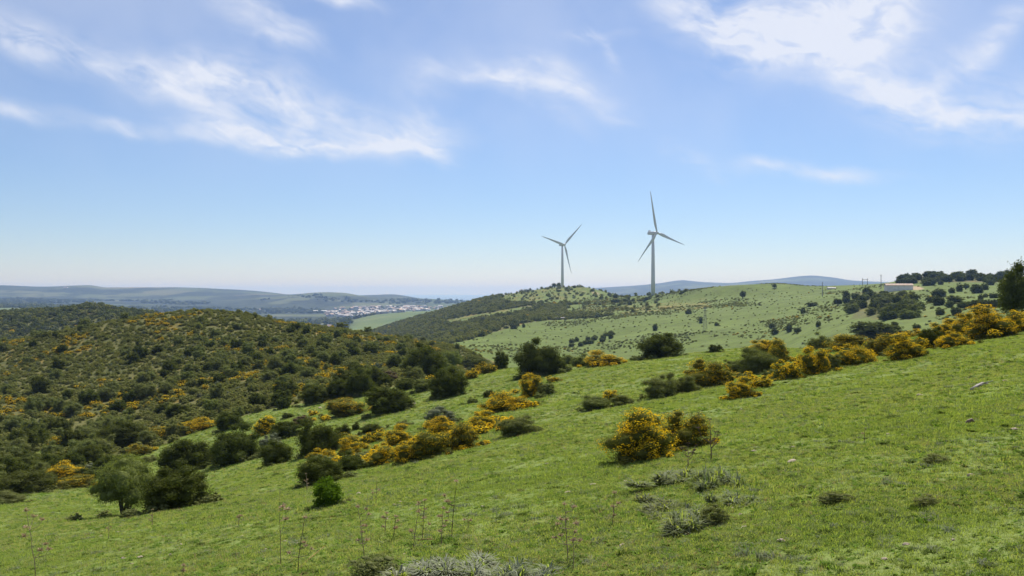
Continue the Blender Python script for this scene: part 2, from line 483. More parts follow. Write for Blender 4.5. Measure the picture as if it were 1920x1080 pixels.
class MB:
    """collects boxes, tubes and blobs into one mesh"""
    def __init__(self):
        self.bm = bmesh.new()

    def box(self, c, s, rot=None, bevel=0):
        M = Matrix.Translation(c) @ (rot.to_4x4() if rot is not None else Matrix()) @ Matrix.Diagonal((*s, 1))
        bmesh.ops.create_cube(self.bm, size=1, matrix=M)

    def tube(self, pts, rad, seg=8, cap=True):
        pts = [Vector(p) for p in pts]
        if not isinstance(rad, (list, tuple)): rad = [rad] * len(pts)
        prev = None
        first = None
        for i, p in enumerate(pts):
            t = (pts[min(i + 1, len(pts) - 1)] - pts[max(i - 1, 0)]).normalized()
            a = t.cross(Vector((0, 0, 1)))
            if a.length < 0.05: a = t.cross(Vector((1, 0, 0)))
            a.normalize(); b = t.cross(a)
            ring = [self.bm.verts.new(p + (a * math.cos(2 * math.pi * k / seg) + b * math.sin(2 * math.pi * k / seg)) * rad[i]) for k in range(seg)]
            if prev:
                for k in range(seg):
                    self.bm.faces.new((prev[k], prev[(k + 1) % seg], ring[(k + 1) % seg], ring[k]))
            else:
                first = ring
            prev = ring
        if cap:
            self.bm.faces.new(first[::-1]); self.bm.faces.new(prev)

    def quad(self, *p):
        self.bm.faces.new([self.bm.verts.new(q) for q in p])

    def mesh(self, name, mat, smooth=False):
        bmesh.ops.recalc_face_normals(self.bm, faces=self.bm.faces)
        me = bpy.data.meshes.new(name)
        self.bm.to_mesh(me); self.bm.free()
        me.materials.append(mat)
        if smooth:
            for p in me.polygons: p.use_smooth = True
        return me


def material(name):
    m = bpy.data.materials.new(name)
    m.use_nodes = True
    return m, NT(m.node_tree)


def principled(n, col, rough=0.8, bump=None, bstr=0.3, bdist=0.05, spec=0.3):
    p = n.n('ShaderNodeBsdfPrincipled')
    n.set(p.inputs['Base Color'], col if isinstance(col, bpy.types.NodeSocket) else (*col, 1))
    n.set(p.inputs['Roughness'], rough)
    p.inputs['Specular IOR Level'].default_value = spec
    if bump is not None:
        b = n.n('ShaderNodeBump')
        b.inputs['Strength'].default_value = bstr
        n.set(b.inputs['Distance'], bdist)
        n.set(b.inputs['Height'], bump)
        n.set(p.inputs['Normal'], b.outputs[0])
    return p


def out(n, sh):
    o = n.n('ShaderNodeOutputMaterial')
    n.set(o.inputs['Surface'], sh)


def a_sh(n, trans, d, t):
    a = n.n('ShaderNodeMixShader'); a.inputs[0].default_value = trans
    n.set(a.inputs[1], d.outputs[0]); n.set(a.inputs[2], t.outputs[0])
    return a.outputs[0]


def leafmat(name, c1, c2, trans=0.35, tcol=None, gloss=0.06, rough=0.45):
    m, n = material(name)
    geo = n.n('ShaderNodeNewGeometry'); oi = n.n('ShaderNodeObjectInfo')
    tcd = n.n('ShaderNodeTexCoord')
    clump = n.noise(tcd.outputs['Object'], 5.0, 2)
    f = n.math('ADD', n.math('MULTIPLY', geo.outputs['Random Per Island'], 0.55), n.math('MULTIPLY', n.ramp(clump, 0.35, 0.65), 0.45))
    col = n.mix(f, c1, c2)
    col = n.mix(n.math('MULTIPLY', oi.outputs['Random'], 0.5), col, n.mix(0.5, c1, (c2[0] * 1.1, c2[1] * 0.85, c2[2])))
    d = n.n('ShaderNodeBsdfDiffuse'); n.set(d.inputs['Color'], col)
    t = n.n('ShaderNodeBsdfTranslucent')
    tc_ = n.mix(1.0, col, tcol or (1.5, 1.6, 0.6), 'MULTIPLY')
    n.set(t.inputs['Color'], tc_)
    if gloss < 0.03:
        out(n, a_sh(n, trans, d, t))
        return m
    g = n.n('ShaderNodeBsdfGlossy'); g.inputs['Roughness'].default_value = rough
    g.inputs['Color'].default_value = (0.9, 0.95, 0.9, 1)
    a = n.n('ShaderNodeMixShader'); a.inputs[0].default_value = trans
    n.set(a.inputs[1], d.outputs[0]); n.set(a.inputs[2], t.outputs[0])
    b = n.n('ShaderNodeMixShader'); b.inputs[0].default_value = gloss
    n.set(b.inputs[1], a.outputs[0]); n.set(b.inputs[2], g.outputs[0])
    out(n, b.outputs[0])
    return m


M = {}
M['dark'] = leafmat('dark_leaves', (0.040, 0.052, 0.014), (0.115, 0.135, 0.038), 0.28, gloss=.02)
M['green'] = leafmat('green_leaves', (0.10, 0.122, 0.042), (0.20, 0.22, 0.085), 0.3, gloss=.02)
M['olive'] = leafmat('olive_leaves', (0.105, 0.130, 0.036), (0.21, 0.24, 0.080), 0.3, gloss=0.01)
M['fresh'] = leafmat('fresh_leaves', (0.050, 0.095, 0.010), (0.11, 0.19, 0.022), 0.4, gloss=0.01)
M['silver'] = leafmat('silver_leaves', (0.10, 0.125, 0.065), (0.20, 0.23, 0.135), 0.2, (1.1, 1.1, .9), gloss=.01)
M['brown'] = leafmat('brown_twigs', (0.085, 0.070, 0.042), (0.15, 0.115, 0.065), 0.2, (1.2, 1.1, .8), gloss=.01)
M['broom'] = leafmat('broom_leaves', (0.085, 0.095, 0.024), (0.165, 0.165, 0.045), 0.3, gloss=.02)
M['scrub'] = leafmat('scrub_leaves', (0.135, 0.152, 0.050), (0.245, 0.25, 0.090), 0.35, gloss=.01)
M['scrubdark'] = leafmat('scrub_dark_leaves', (0.060, 0.076, 0.026), (0.140, 0.160, 0.056), 0.3, gloss=.01)
M['petal'] = leafmat('gorse_petals', (0.80, 0.52, 0.018), (0.92, 0.70, 0.04), 0.35, (1.1, 1.0, .5), gloss=0.0)
M['grass1'] = leafmat('grass_green', (0.145, 0.220, 0.040), (0.33, 0.40, 0.120), 0.45, (1.3, 1.3, .5), gloss=0.02)
M['grass2'] = leafmat('grass_yellow', (0.22, 0.27, 0.060), (0.37, 0.41, 0.14), 0.45, (1.2, 1.2, .5), gloss=0.02)
M['grassdk'] = leafmat('grass_broadleaf', (0.075, 0.140, 0.020), (0.14, 0.225, 0.036), 0.35, gloss=0.0)
M['dry'] = leafmat('dry_straw', (0.26, 0.16, 0.07), (0.46, 0.33, 0.17), 0.25, (1, 1, .8), gloss=0)
M['grey'] = leafmat('grey_grass', (0.18, 0.21, 0.13), (0.36, 0.38, 0.27), 0.25, (1, 1, .8), gloss=0.0)
M['greyherb'] = leafmat('grey_herb', (0.13, 0.165, 0.085), (0.27, 0.30, 0.18), 0.25, (1, 1, .8), gloss=0.0)
M['herb'] = leafmat('dark_herb', (0.045, 0.075, 0.014), (0.10, 0.145, 0.028), 0.3, gloss=0.01)
M['seed'] = leafmat('thistle_heads', (0.34, 0.26, 0.15), (0.60, 0.50, 0.32), 0.2, (1, .95, .8), gloss=0)


def simple(name, c1, c2, scale=4, rough=0.85, bump=0.3, spec=0.25):
    m, n = material(name)
    t = n.n('ShaderNodeTexCoord')
    f = n.noise(t.outputs['Object'], scale, 5, 0.6)
    p = principled(n, n.mix(n.ramp(f, 0.3, 0.7), c1, c2), rough, f, bump, 0.02, spec)
    out(n, p.outputs[0])
    return m


M['bark'] = simple('bark', (0.05, 0.04, 0.03), (0.12, 0.10, 0.075), 12)
M['stalk'] = simple('dry_stalk', (0.16, 0.11, 0.07), (0.32, 0.25, 0.17), 20)
M['stalkdk'] = simple('dark_stalk', (0.09, 0.055, 0.04), (0.17, 0.11, 0.08), 20)
M['stone'] = simple('field_stone', (0.26, 0.20, 0.14), (0.52, 0.42, 0.31), 6, bump=0.8)
M['wood'] = simple('weathered_wood', (0.22, 0.19, 0.16), (0.42, 0.38, 0.33), 9)
M['steel'] = simple('turbine_paint', (0.60, 0.61, 0.62), (0.66, 0.67, 0.68), 0.05, 0.4, 0.0, 0.4)
M['wall'] = simple('white_wall', (0.62, 0.60, 0.56), (0.80, 0.78, 0.74), 0.4, 0.9, 0.05)
M['townwall'] = simple('town_wall', (0.34, 0.33, 0.31), (0.45, 0.43, 0.40), 0.4, 0.9, 0.05)
M['tile'] = simple('roof_tile', (0.38, 0.26, 0.19), (0.50, 0.38, 0.30), 0.5, 0.85, 0.1)
M['tilepale'] = simple('pale_roof', (0.50, 0.46, 0.42), (0.62, 0.58, 0.54), 0.5)
M['pole'] = simple('pole_metal', (0.20, 0.19, 0.18), (0.30, 0.29, 0.28), 1)
M['dark_opening'] = simple('dark_opening', (0.03, 0.03, 0.03), (0.05, 0.05, 0.05), 1)

# ---- land material: colours of the ground itself, by what grows there
m, n = material('land')
tcd = n.n('ShaderNodeTexCoord'); POS = tcd.outputs['Object']


def attr(nm):
    a = n.n('ShaderNodeAttribute'); a.attribute_name = nm
    return a.outputs['Fac']


a_s, a_f, a_g, a_e, a_gr = attr('scrub'), attr('far'), attr('gold'), attr('earth'), attr('pale_green')
flat = n.n('ShaderNodeVectorMath', operation='MULTIPLY'); n.set(flat.inputs[0], POS); flat.inputs[1].default_value = (1, 1, 0.35)
PF = flat.outputs[0]
n1 = n.noise(PF, 0.16, 5, 0.6); n2 = n.noise(PF, 1.3, 5, 0.65); n3 = n.noise(PF, 9.0, 4, 0.7); n4 = n.noise(PF, 0.02, 5, 0.6)
n5 = n.noise(PF, 45.0, 3, 0.7)
g = n.mix(n.ramp(n1, 0.35, 0.68), (0.125, 0.182, 0.034), (0.190, 0.240, 0.058))
g = n.mix(n.ramp(n2, 0.42, 0.70, 0, 0.7), g, (0.185, 0.210, 0.065))
g = n.mix(n.ramp(n3, 0.50, 0.75, 0, 0.75), g, (0.060, 0.085, 0.018))
g = n.mix(n.ramp(n5, 0.45, 0.80, 0, 0.6), g, (0.20, 0.24, 0.06))
g = n.mix(n.ramp(n.noise(PF, 2.6, 6, 0.75), 0.62, 0.74, 0, 0.6), g, (0.19, 0.14, 0.06))
g = n.mix(n.ramp(n4, 0.35, 0.7, 0, 0.7), g, (0.100, 0.125, 0.034))
s1 = n.mix(n.ramp(n.noise(PF, 0.25, 5, 0.65), 0.35, 0.65), (0.075, 0.084, 0.024), (0.130, 0.120, 0.036))
s1 = n.mix(n.ramp(n.noise(PF, 0.07, 5, 0.7), 0.53, 0.68, 0, 0.6), s1, (0.30, 0.195, 0.035))
s1 = n.mix(n.ramp(n.noise(PF, 0.9, 4, 0.7), 0.55, 0.7, 0, 0.7), s1, (0.05, 0.058, 0.02))
edge = n.ramp(n.math('ADD', a_s, n.math('MULTIPLY', n.math('SUBTRACT', n.noise(PF, 0.2, 5, 0.7), 0.5), 0.9)), 0.35, 0.62)
c = n.mix(edge, g, s1)
gd = n.ramp(n.math('MULTIPLY', a_g, n.ramp(n.noise(PF, 0.06, 6, 0.7), 0.40, 0.62)), 0.12, 0.7, 0, 0.75)
c = n.mix(gd, c, (0.24, 0.19, 0.045))
hl = n.math('MULTIPLY', attr('hill'), n.math('SUBTRACT', 1.0, edge))
c = n.mix(n.math('MULTIPLY', hl, n.ramp(n.noise(PF, 0.035, 8, 0.72), 0.42, 0.60, 0.45, 0.95)), c, n.mix(n.ramp(n.noise(PF, 0.2, 5, 0.7), 0.4, 0.65), (0.098, 0.138, 0.018), (0.070, 0.088, 0.020)))
c = n.mix(gd, c, (0.20, 0.155, 0.038))
# far land: woods, fields and bare soil
vor = n.n('ShaderNodeTexVoronoi'); n.set(vor.inputs['Vector'], PF); vor.inputs['Scale'].default_value = 0.0035
hv = n.n('ShaderNodeSeparateColor'); n.set(hv.inputs[0], vor.outputs['Color'])
fw = n.mix(n.ramp(n.noise(PF, 0.02, 6, 0.7), 0.35, 0.65), (0.016, 0.024, 0.010), (0.045, 0.056, 0.022))
ff = n.mix(hv.outputs[0], (0.085, 0.115, 0.04), (0.15, 0.155, 0.075))
ff = n.mix(n.ramp(hv.outputs[1], 0.8, 0.85), ff, (0.24, 0.19, 0.13))
fm = n.ramp(n.math('ADD', n.noise(PF, 0.0011, 5, 0.6), n.math('MULTIPLY', hv.outputs[2], 0.10)), 0.57, 0.62, 0, 0.6)
fw = n.mix(n.ramp(n.noise(PF, 0.0022, 6, 0.65), 0.45, 0.58, 0, 0.6), fw, (0.055, 0.066, 0.030))
fc = n.mix(fm, fw, ff)
fc = n.mix(n.math('MULTIPLY', a_gr, 0.85), fc, n.mix(n.ramp(n.noise(PF, 0.008, 5, 0.6), 0.35, 0.65), (0.095, 0.140, 0.045), (0.14, 0.175, 0.055)))
c = n.mix(a_f, c, fc)
c = n.mix(n.ramp(a_e, 0.25, 0.6), c, (0.34, 0.25, 0.15))
bh = n.math('ADD', n.math('MULTIPLY', n2, 0.5), n.math('MULTIPLY', n3, 0.18))
p = principled(n, c, 0.95, bh, 0.8, 0.12, 0.1)
out(n, p.outputs[0])
M['land'] = m


def land_zone(name, mask_faces):
    """cut one zone out of the land grid, as its own mesh"""
    iu, iy = np.nonzero(mask_faces)
    a = iu * NY + iy
    F = np.stack([a, a + NY, a + NY + 1, a + 1], 1)
    used, inv = np.unique(F.ravel(), return_inverse=True)
    V = np.stack([XX.ravel()[used], YY.ravel()[used], ZG.ravel()[used]], 1)
    me = mesh_arrays(name, V, inv.reshape(F.shape), M['land'], smooth=True)
    for nm, arr in (('scrub', A_SCRUB), ('far', A_FAR), ('gold', gold), ('earth', A_EARTH), ('pale_green', A_GREEN), ('hill', A_HILL)):
        at_ = me.attributes.new(nm, 'FLOAT', 'POINT')
        at_.data.foreach_set('value', arr.ravel()[used].astype(np.float32))
    return tag(link(name, me), kind='structure')


fu = (UG[:-1] + UG[1:])[:, None] / 2 * np.ones((1, NY - 1))
fy = (YG[:-1] + YG[1:])[None, :] / 2 * np.ones((NU - 1, 1))
fv = (VG[:-1, :-1] + VG[1:, 1:]) / 2
fs = (A_SCRUB[:-1, :-1] + A_SCRUB[1:, 1:]) / 2
zone = np.full(fu.shape, 3)
zone[fy < 330] = 1
zone[(fy < 330) & (fs < 0.5) | (fy < 48)] = 0
zone[(fy >= 330) & (fy < 1400)] = 2
zone[(fy >= 330) & (fy < 1000) & (fu < 560)] = 4
zone[(fy > 6000) & (fu > 1010)] = 5
for k, nm in enumerate(('meadow', 'scrub_hillside', 'green_hills', 'valley', 'wooded_hill', 'mountains')):
    land_zone(nm, zone == k)

# ------------------------------------------------------------------ sea
m, n = material('sea_water')
t = n.n('ShaderNodeTexCoord')
p = principled(n, n.mix(n.ramp(n.noise(t.outputs['Object'], 0.0006, 3), 0.3, 0.7), (0.03, 0.085, 0.17), (0.045, 0.11, 0.20)), 0.35, n.noise(t.outputs['Object'], 0.02, 4), 0.6, 3.0, 0.4)
out(n, p.outputs[0])
mb = MB()
for i in range(24):
    x0, x1 = -48000 + i * 4000, -44000 + i * 4000
    mb.quad((x0, 6500, -145), (x1, 6500, -145), (x1, 42000, -145), (x0, 42000, -145))
bmesh.ops.remove_doubles(mb.bm, verts=mb.bm.verts, dist=0.1)
tag(link('sea', mb.mesh('sea', m)), kind='structure')

# ------------------------------------------------------------------ foliage builders


def frames(nrm, roll):
    """two tangent vectors per normal"""
    a = np.cross(nrm, np.array([0.0, 0.0, 1.0]) + 0.01)
    a /= np.linalg.norm(a, axis=1, keepdims=True) + 1e-9
    b = np.cross(nrm, a)
    c, s = np.cos(roll)[:, None], np.sin(roll)[:, None]
    return a * c + b * s, -a * s + b * c


def cards(P, N, L, W, rng, bend=0.0):
    """diamond leaves at P, facing N, length L, width W"""
    n_ = len(P)
    T, B = frames(N, rng.uniform(0, 2 * math.pi, n_))
    L = np.broadcast_to(L, (n_,))[:, None]; W = np.broadcast_to(W, (n_,))[:, None]
    v0 = P - T * L / 2; v2 = P + T * L / 2 + N * L * bend
    v1 = P + B * W / 2 + T * L * 0.05; v3 = P - B * W / 2 + T * L * 0.05
    V = np.stack([v0, v1, v2, v3], 1).reshape(-1, 3)
    F = np.arange(4 * n_).reshape(-1, 4)
    return V, F


ICO = None


def ico(sub):
    bm = bmesh.new(); bmesh.ops.create_icosphere(bm, subdivisions=sub, radius=1)
    V = np.array([v.co[:] for v in bm.verts]); F = np.array([[v.index for v in f.verts] for f in bm.faces])
    bm.free()
    return V, F


ICO1, ICO2 = ico(1), ico(2)


def lobes_for(seed, nl, flat=0.8, trunk=0.0, spread=1.0, lump=1.0):
    """lobe centres and radii of a lumpy dome in a 1 x 1 x 1 box standing on z = 0"""
    rg = np.random.default_rng(seed)
    n_ = int(nl * 2.2)
    ph = rg.uniform(0, 6.28, 4)
    C, Rr = [(0, 0, 0.42 + trunk * .5)], [0.30]
    for k in range(n_):
        zz = 1 - (k + .5) / n_ * (1.12 if trunk <= 0 else 1.45)      # golden spiral from the top down
        a = k * 2.39996 + rg.uniform(-.35, .35)
        q = math.sqrt(max(0, 1 - zz * zz))
        wob = 1 + lump * (0.10 * math.sin(a + ph[0]) + 0.09 * math.sin(2 * a + ph[1]) + .07 * math.sin(3 * a + ph[2] + 3 * zz)) + rg.uniform(-.16, .14) * lump
        r = rg.uniform(0.09, 0.20)
        z0 = 0.36 + trunk * .55
        zt = 1 - z0
        x, y = math.cos(a) * q * (0.5 - r * .75) * wob * 1.05, math.sin(a) * q * (0.5 - r * .75) * wob * 1.05
        if zz >= 0:
            z = z0 + zz ** flat * (zt - r * .8) * (1 + (wob - 1) * 1.3)
        else:
            z = z0 + zz * (z0 - trunk)
        C.append((x, y, max(z, trunk + r * .5))); Rr.append(r)
    if trunk <= 0:
        for k in range(9):
            a = 2 * math.pi * k / 9 + rg.uniform(-.3, .3)
            wob = 1 + lump * (0.10 * math.sin(a + ph[0]) + 0.09 * math.sin(2 * a + ph[1]))
            r = rg.uniform(.13, .19)
            C.append((math.cos(a) * (.46 - r) * wob, math.sin(a) * (.46 - r) * wob, rg.uniform(.08, .2))); Rr.append(r)
    return np.array(C), np.array(Rr)


def shell_points(C, Rr, n_, rg, depth=0.25, keep=0.74, zmin=0.0):
    w_ = Rr ** 2 / (Rr ** 2).sum()
    P, N = [], []
    got = 0
    while got < n_:
        k = rg.choice(len(Rr), n_, p=w_)
        d = rg.normal(size=(n_, 3)); d /= np.linalg.norm(d, axis=1, keepdims=True)
        bump_ = 1 + 0.13 * np.sin(7.3 * d[:, 0] + 3.1 * k) * np.cos(6.1 * d[:, 1] + 1.7 * k) + 0.10 * np.sin(11 * d[:, 2] + 5 * k + 4 * d[:, 0])
        rr = Rr[k] * bump_ * (1.08 - depth * rg.random(n_) ** 1.2 + .10 * rg.random(n_) ** 6)
        p_ = C[k] + d * rr[:, None]
        ok = p_[:, 2] > zmin
        dist = np.linalg.norm(p_[:, None, :] - C[None], axis=2) / Rr[None]
        dist[np.arange(n_), k] = 9
        ok &= dist.min(1) > keep
        P.append(p_[ok]); N.append(d[ok]); got += ok.sum()
    return np.concatenate(P)[:n_], np.concatenate(N)[:n_]


def cores(C, Rr, f, ic, rg):
    Vs, Fs, o = [], [], 0
    for c_, r_ in zip(C, Rr):
        v = ic[0] * (r_ * f) * (1 + 0.12 * rg.normal(size=(len(ic[0]), 1))) + c_
        v[:, 2] = np.maximum(v[:, 2], -0.02)
        Vs.append(v); Fs.append(ic[1] + o); o += len(v)
    return np.concatenate(Vs), np.concatenate(Fs)


def crown_mesh(name, seed, mat, nl=9, nleaf=7000, leaf=0.035, asp=0.5, flat=0.8, trunk=0.0, core=0.78, fuzz=0.5, spread=1.0, detail=2, depth=0.25, sprigs=0, lump=1.0):
    rg = np.random.default_rng(seed)
    C, Rr = lobes_for(seed, nl, flat, trunk, spread, lump)
    ex = max(np.abs(C[:, :2]).max(0) + Rr.mean() * .8)
    C[:, :2] *= .5 / ex; C[:, 2] *= 1 / (C[:, 2] + Rr).max()
    P, N = shell_points(C, Rr, nleaf, rg, depth, zmin=max(0.0, trunk * 0.7))
    N = N + rg.normal(size=N.shape) * fuzz; N /= np.linalg.norm(N, axis=1, keepdims=True)
    L = leaf * rg.uniform(0.6, 1.4, nleaf)
    V, F = cards(P, N, L, L * asp, rg)
    if sprigs:      # thin shoots that stand out of the outline
        sp, sn = shell_points(C, Rr, sprigs, rg, 0.02)
        sd = sn * 0.6 + np.array([0, 0, 0.7]); sd /= np.linalg.norm(sd, axis=1, keepdims=True)
        k_ = 7
        pp = (sp[:, None] + sd[:, None] * (np.arange(k_)[None, :, None] / k_) * rg.uniform(.05, .13, (sprigs, 1, 1))).reshape(-1, 3)
        nn = rg.normal(size=pp.shape); nn /= np.linalg.norm(nn, axis=1, keepdims=True)
        V2, F2 = cards(pp + nn * leaf * 0.3, nn, leaf * 0.9, leaf * 0.9 * asp, rg)
        F = np.concatenate([F, F2 + len(V)]); V = np.concatenate([V, V2])
    Vc, Fc = cores(C, Rr, core, ICO2 if detail == 2 else ICO1, rg)
    me = mesh_arrays(name, np.concatenate([V, Vc]), [F, Fc + len(V)], mat)
    return me, C, Rr


def flower_mesh(name, C, Rr, seed, n_, size, clumps, mat, up=0.0, side=None):
    """petals in clusters over the outside of a crown"""
    rg = np.random.default_rng(seed + 500)
    P, N = shell_points(C, Rr, n_ * 2, rg, 0.10, 0.85)
    f = fb3(P * 6.0, seed)
    f = f * 1.5 + up * (P[:, 2] - 0.45) + (side * P[:, 0] if side else 0)
    order = np.argsort(-f)
    k = order[:n_] if clumps else rg.permutation(len(P))[:n_]
    P = P[k] + N[k] * size * 0.5; N = N[k]
    N = N + rg.normal(size=N.shape) * 0.8; N /= np.linalg.norm(N, axis=1, keepdims=True)
    V, F = cards(P, N, size * rg.uniform(.6, 1.3, len(P)), size * 0.8, rg)
    return mesh_arrays(name, V, F, mat)


def fb3(p, s=0):
    x, y, z = p[:, 0] + s, p[:, 1] - s, p[:, 2]
    return (np.sin(x * 1.7 + 1.3 * np.sin(y * 1.1 + z)) + np.sin(y * 2.3 + 1.7 * np.sin(z * 1.3 - x)) + np.sin(z * 2.9 + x * 1.9)) / 3 + 0.25 * np.sin(x * 5.1) * np.sin(y * 4.7) * np.sin(z * 4.3) * 2


def stems_mesh(name, seed, nst=5, h=0.5, r=0.02, spread=0.25, base=0.04):
    rg = random.Random(seed)
    mb = MB()
    for k in range(nst):
        a = rg.uniform(0, 2 * math.pi); q = rg.uniform(0.3, 1) * spread
        b0 = (rg.uniform(-base, base), rg.uniform(-base, base), -0.05)
        m1 = (math.cos(a) * q * 0.35 + b0[0], math.sin(a) * q * 0.35 + b0[1], h * 0.45)
        m2 = (math.cos(a) * q, math.sin(a) * q, h)
        mb.tube([b0, m1, m2], [r, r * 0.7, r * 0.3], 6)
    return mb.mesh(name, M['bark'], True)


PROTO = {}


def proto(kind, tier, var):
    """shared meshes for a kind of plant: list of (part name, mesh); first is the foliage"""
    key = (kind, tier, var)
    if key in PROTO: return PROTO[key]
    seed = (sum(map(ord, kind)) * 31 + tier * 7 + var * 101) % 9973
    nleaf = {0: 15000, 1: 4200, 2: 700}[tier]
    lf = {0: 0.030, 1: 0.052, 2: 0.11}[tier]
    det = 2 if tier < 2 else 1
    nm = {'dark': 'dark', 'oak': 'dark'}.get(kind, kind)
    parts = []
    if kind in ('dark', 'oak'):
        tr = 0.22 if kind == 'oak' else 0.0
        me, C, Rr = crown_mesh('foliage', seed, M['scrubdark' if tier == 2 else 'dark'], 11, nleaf, lf, .55, trunk=tr, detail=det, sprigs=90 if tier == 0 else 0, core=0.62, depth=.36, lump=1.35)
    elif kind == 'peaked':
        me, C, Rr = crown_mesh('foliage', seed, M['dark'], 13, nleaf, lf, .5, flat=1.7, detail=det, sprigs=110, core=0.7, lump=2.2)
    elif kind == 'green':
        me, C, Rr = crown_mesh('foliage', seed, M['green' if tier < 2 else 'scrub'], 10, nleaf, lf, .42, detail=det, sprigs=120 if tier == 0 else 0, core=0.6, fuzz=.9, depth=.45, lump=1.8)
    elif kind == 'fresh':
        me, C, Rr = crown_mesh('foliage', seed, M['fresh'], 8, 3500, 0.055, .5, detail=det, sprigs=90, core=0.62, fuzz=.9)
    elif kind == 'olive':
        me, C, Rr = crown_mesh('foliage', seed, M['olive'], 14, int(nleaf * 1.1), lf * .9, .34, flat=.55, trunk=0.30, detail=det, core=0.66, fuzz=.9, sprigs=90, depth=.35)
    elif kind == 'silver':
        me, C, Rr = crown_mesh('foliage', seed, M['silver'], 8, nleaf // 2, lf * 1.1, .3, detail=det, core=0.66, fuzz=.9, sprigs=60)
    elif kind == 'brown':
        me, C, Rr = crown_mesh('foliage', seed, M['brown'], 8, nleaf // 2, lf * 1.1, .3, detail=det, core=0.66, fuzz=.9, sprigs=60)
    elif kind in ('gorse', 'broom'):
        me, C, Rr = crown_mesh('foliage', seed, M['broom'], 12, nleaf, lf * .9, .3, detail=det, core=0.66, fuzz=1.0, sprigs=320 if tier == 0 else 60, depth=.45, lump=3.0, flat=.8)
    parts.append(('foliage', me))
    if kind == 'gorse':
        nf = {0: 4300, 1: 1050, 2: 150}[tier]; fz = {0: .021, 1: .042, 2: .12}[tier]
        parts.append(('flowers', flower_mesh('flowers', C, Rr, seed, nf, fz, True, M['petal'], 0.9)))
    if kind == 'broom':
        nf = {0: 1500, 1: 420, 2: 70}[tier]; fz = {0: .020, 1: .042, 2: .11}[tier]
        parts.append(('flowers', flower_mesh('flowers', C, Rr, seed, nf, fz, True, M['petal'], 1.6)))
    if tier == 0 or kind in ('olive', 'oak'):
        if kind == 'olive':
            parts.append(('trunk', stems_mesh('trunk', seed, 6, .62, .022, .3, .10)))
        elif kind == 'oak':
            parts.append(('trunk', stems_mesh('trunk', seed, 3, .5, .05, .15, .02)))
        else:
            parts.append(('stem', stems_mesh('stem', seed, 7, .5, .014, .26, .05)))
    PROTO[key] = parts
    return parts


NAMES = {'dark': 'evergreen_bush', 'oak': 'evergreen_tree', 'peaked': 'evergreen_bush', 'green': 'green_bush', 'fresh': 'leafy_bush', 'olive': 'olive_tree',
         'silver': 'silver_bush', 'brown': 'twiggy_bush', 'gorse': 'gorse_bush', 'broom': 'broom_bush'}
COUNT = [0]


def plant_at(kind, X, Y, Zb, wm, hm, tier, label, group=None, rz=None, simple_=False, sink=0.03):
    COUNT[0] += 1
    var = COUNT[0] % (3 if tier < 2 else 5)
    parts = proto(kind, tier, var)
    nm = NAMES[kind]
    rz = random.uniform(0, 2 * math.pi) if rz is None else rz
    if simple_ or len(parts) == 1:
        o = bpy.data.objects.new(nm, parts[0][1]); COL.objects.link(o)
        kids = parts[1:]
    else:
        o = bpy.data.objects.new(nm, None); COL.objects.link(o)
        o.empty_display_size = 0.2
        kids = parts
    o.location = (X, Y, Zb - sink * hm)
    o.rotation_euler = (0, 0, rz)
    o.scale = (wm, wm * random.uniform(.85, 1.0), hm * (1 + sink))
    tag(o, label, 'tree' if kind in ('olive', 'oak') else 'bush', group)
    for pn, me in kids:
        c_ = bpy.data.objects.new(pn, me); COL.objects.link(c_)
        c_.parent = o
        if pn == 'flowers': c_['kind'] = 'stuff'
    return o


FOOT = []        # ground footprints of the placed plants, kept clear of scatter


def plant(kind, u, vb, wpx, hpx, label, group=None, ymin=3.0, ymax=20000, wide=1.0):
    X, Y, Zg = at(u, vb, ymin, ymax)
    wm = wpx * Y / F_PX
    Yc = Y + 0.42 * wm
    Xc = (u - U0) / F_PX * Yc
    Zc = float(ground(Xc, Yc))
    zf = Zg
    Zc = min(Zc, zf + 0.25 * wm)
    ztop = V0 - (vb - hpx)
    hm = ztop * Yc / F_PX - Zc
    hm = min(max(hm, 0.35 * wm), 1.6 * wm, )
    tier = 0 if wpx >= 44 and Y < 200 else (1 if wpx >= 17 else 2)
    wm *= {'gorse': 1.2, 'broom': 1.22, 'green': 1.2, 'dark': 1.06, 'olive': 1.3}.get(kind, 1.0)
    FOOT.append((Xc, Yc, wm * 0.5, kind in ('gorse', 'broom')))
    rz = random.uniform(0, 6.28)
    return plant_at(kind, Xc, Yc, Zc, wm * 1.08, hm * 1.03, tier, label, group, rz)


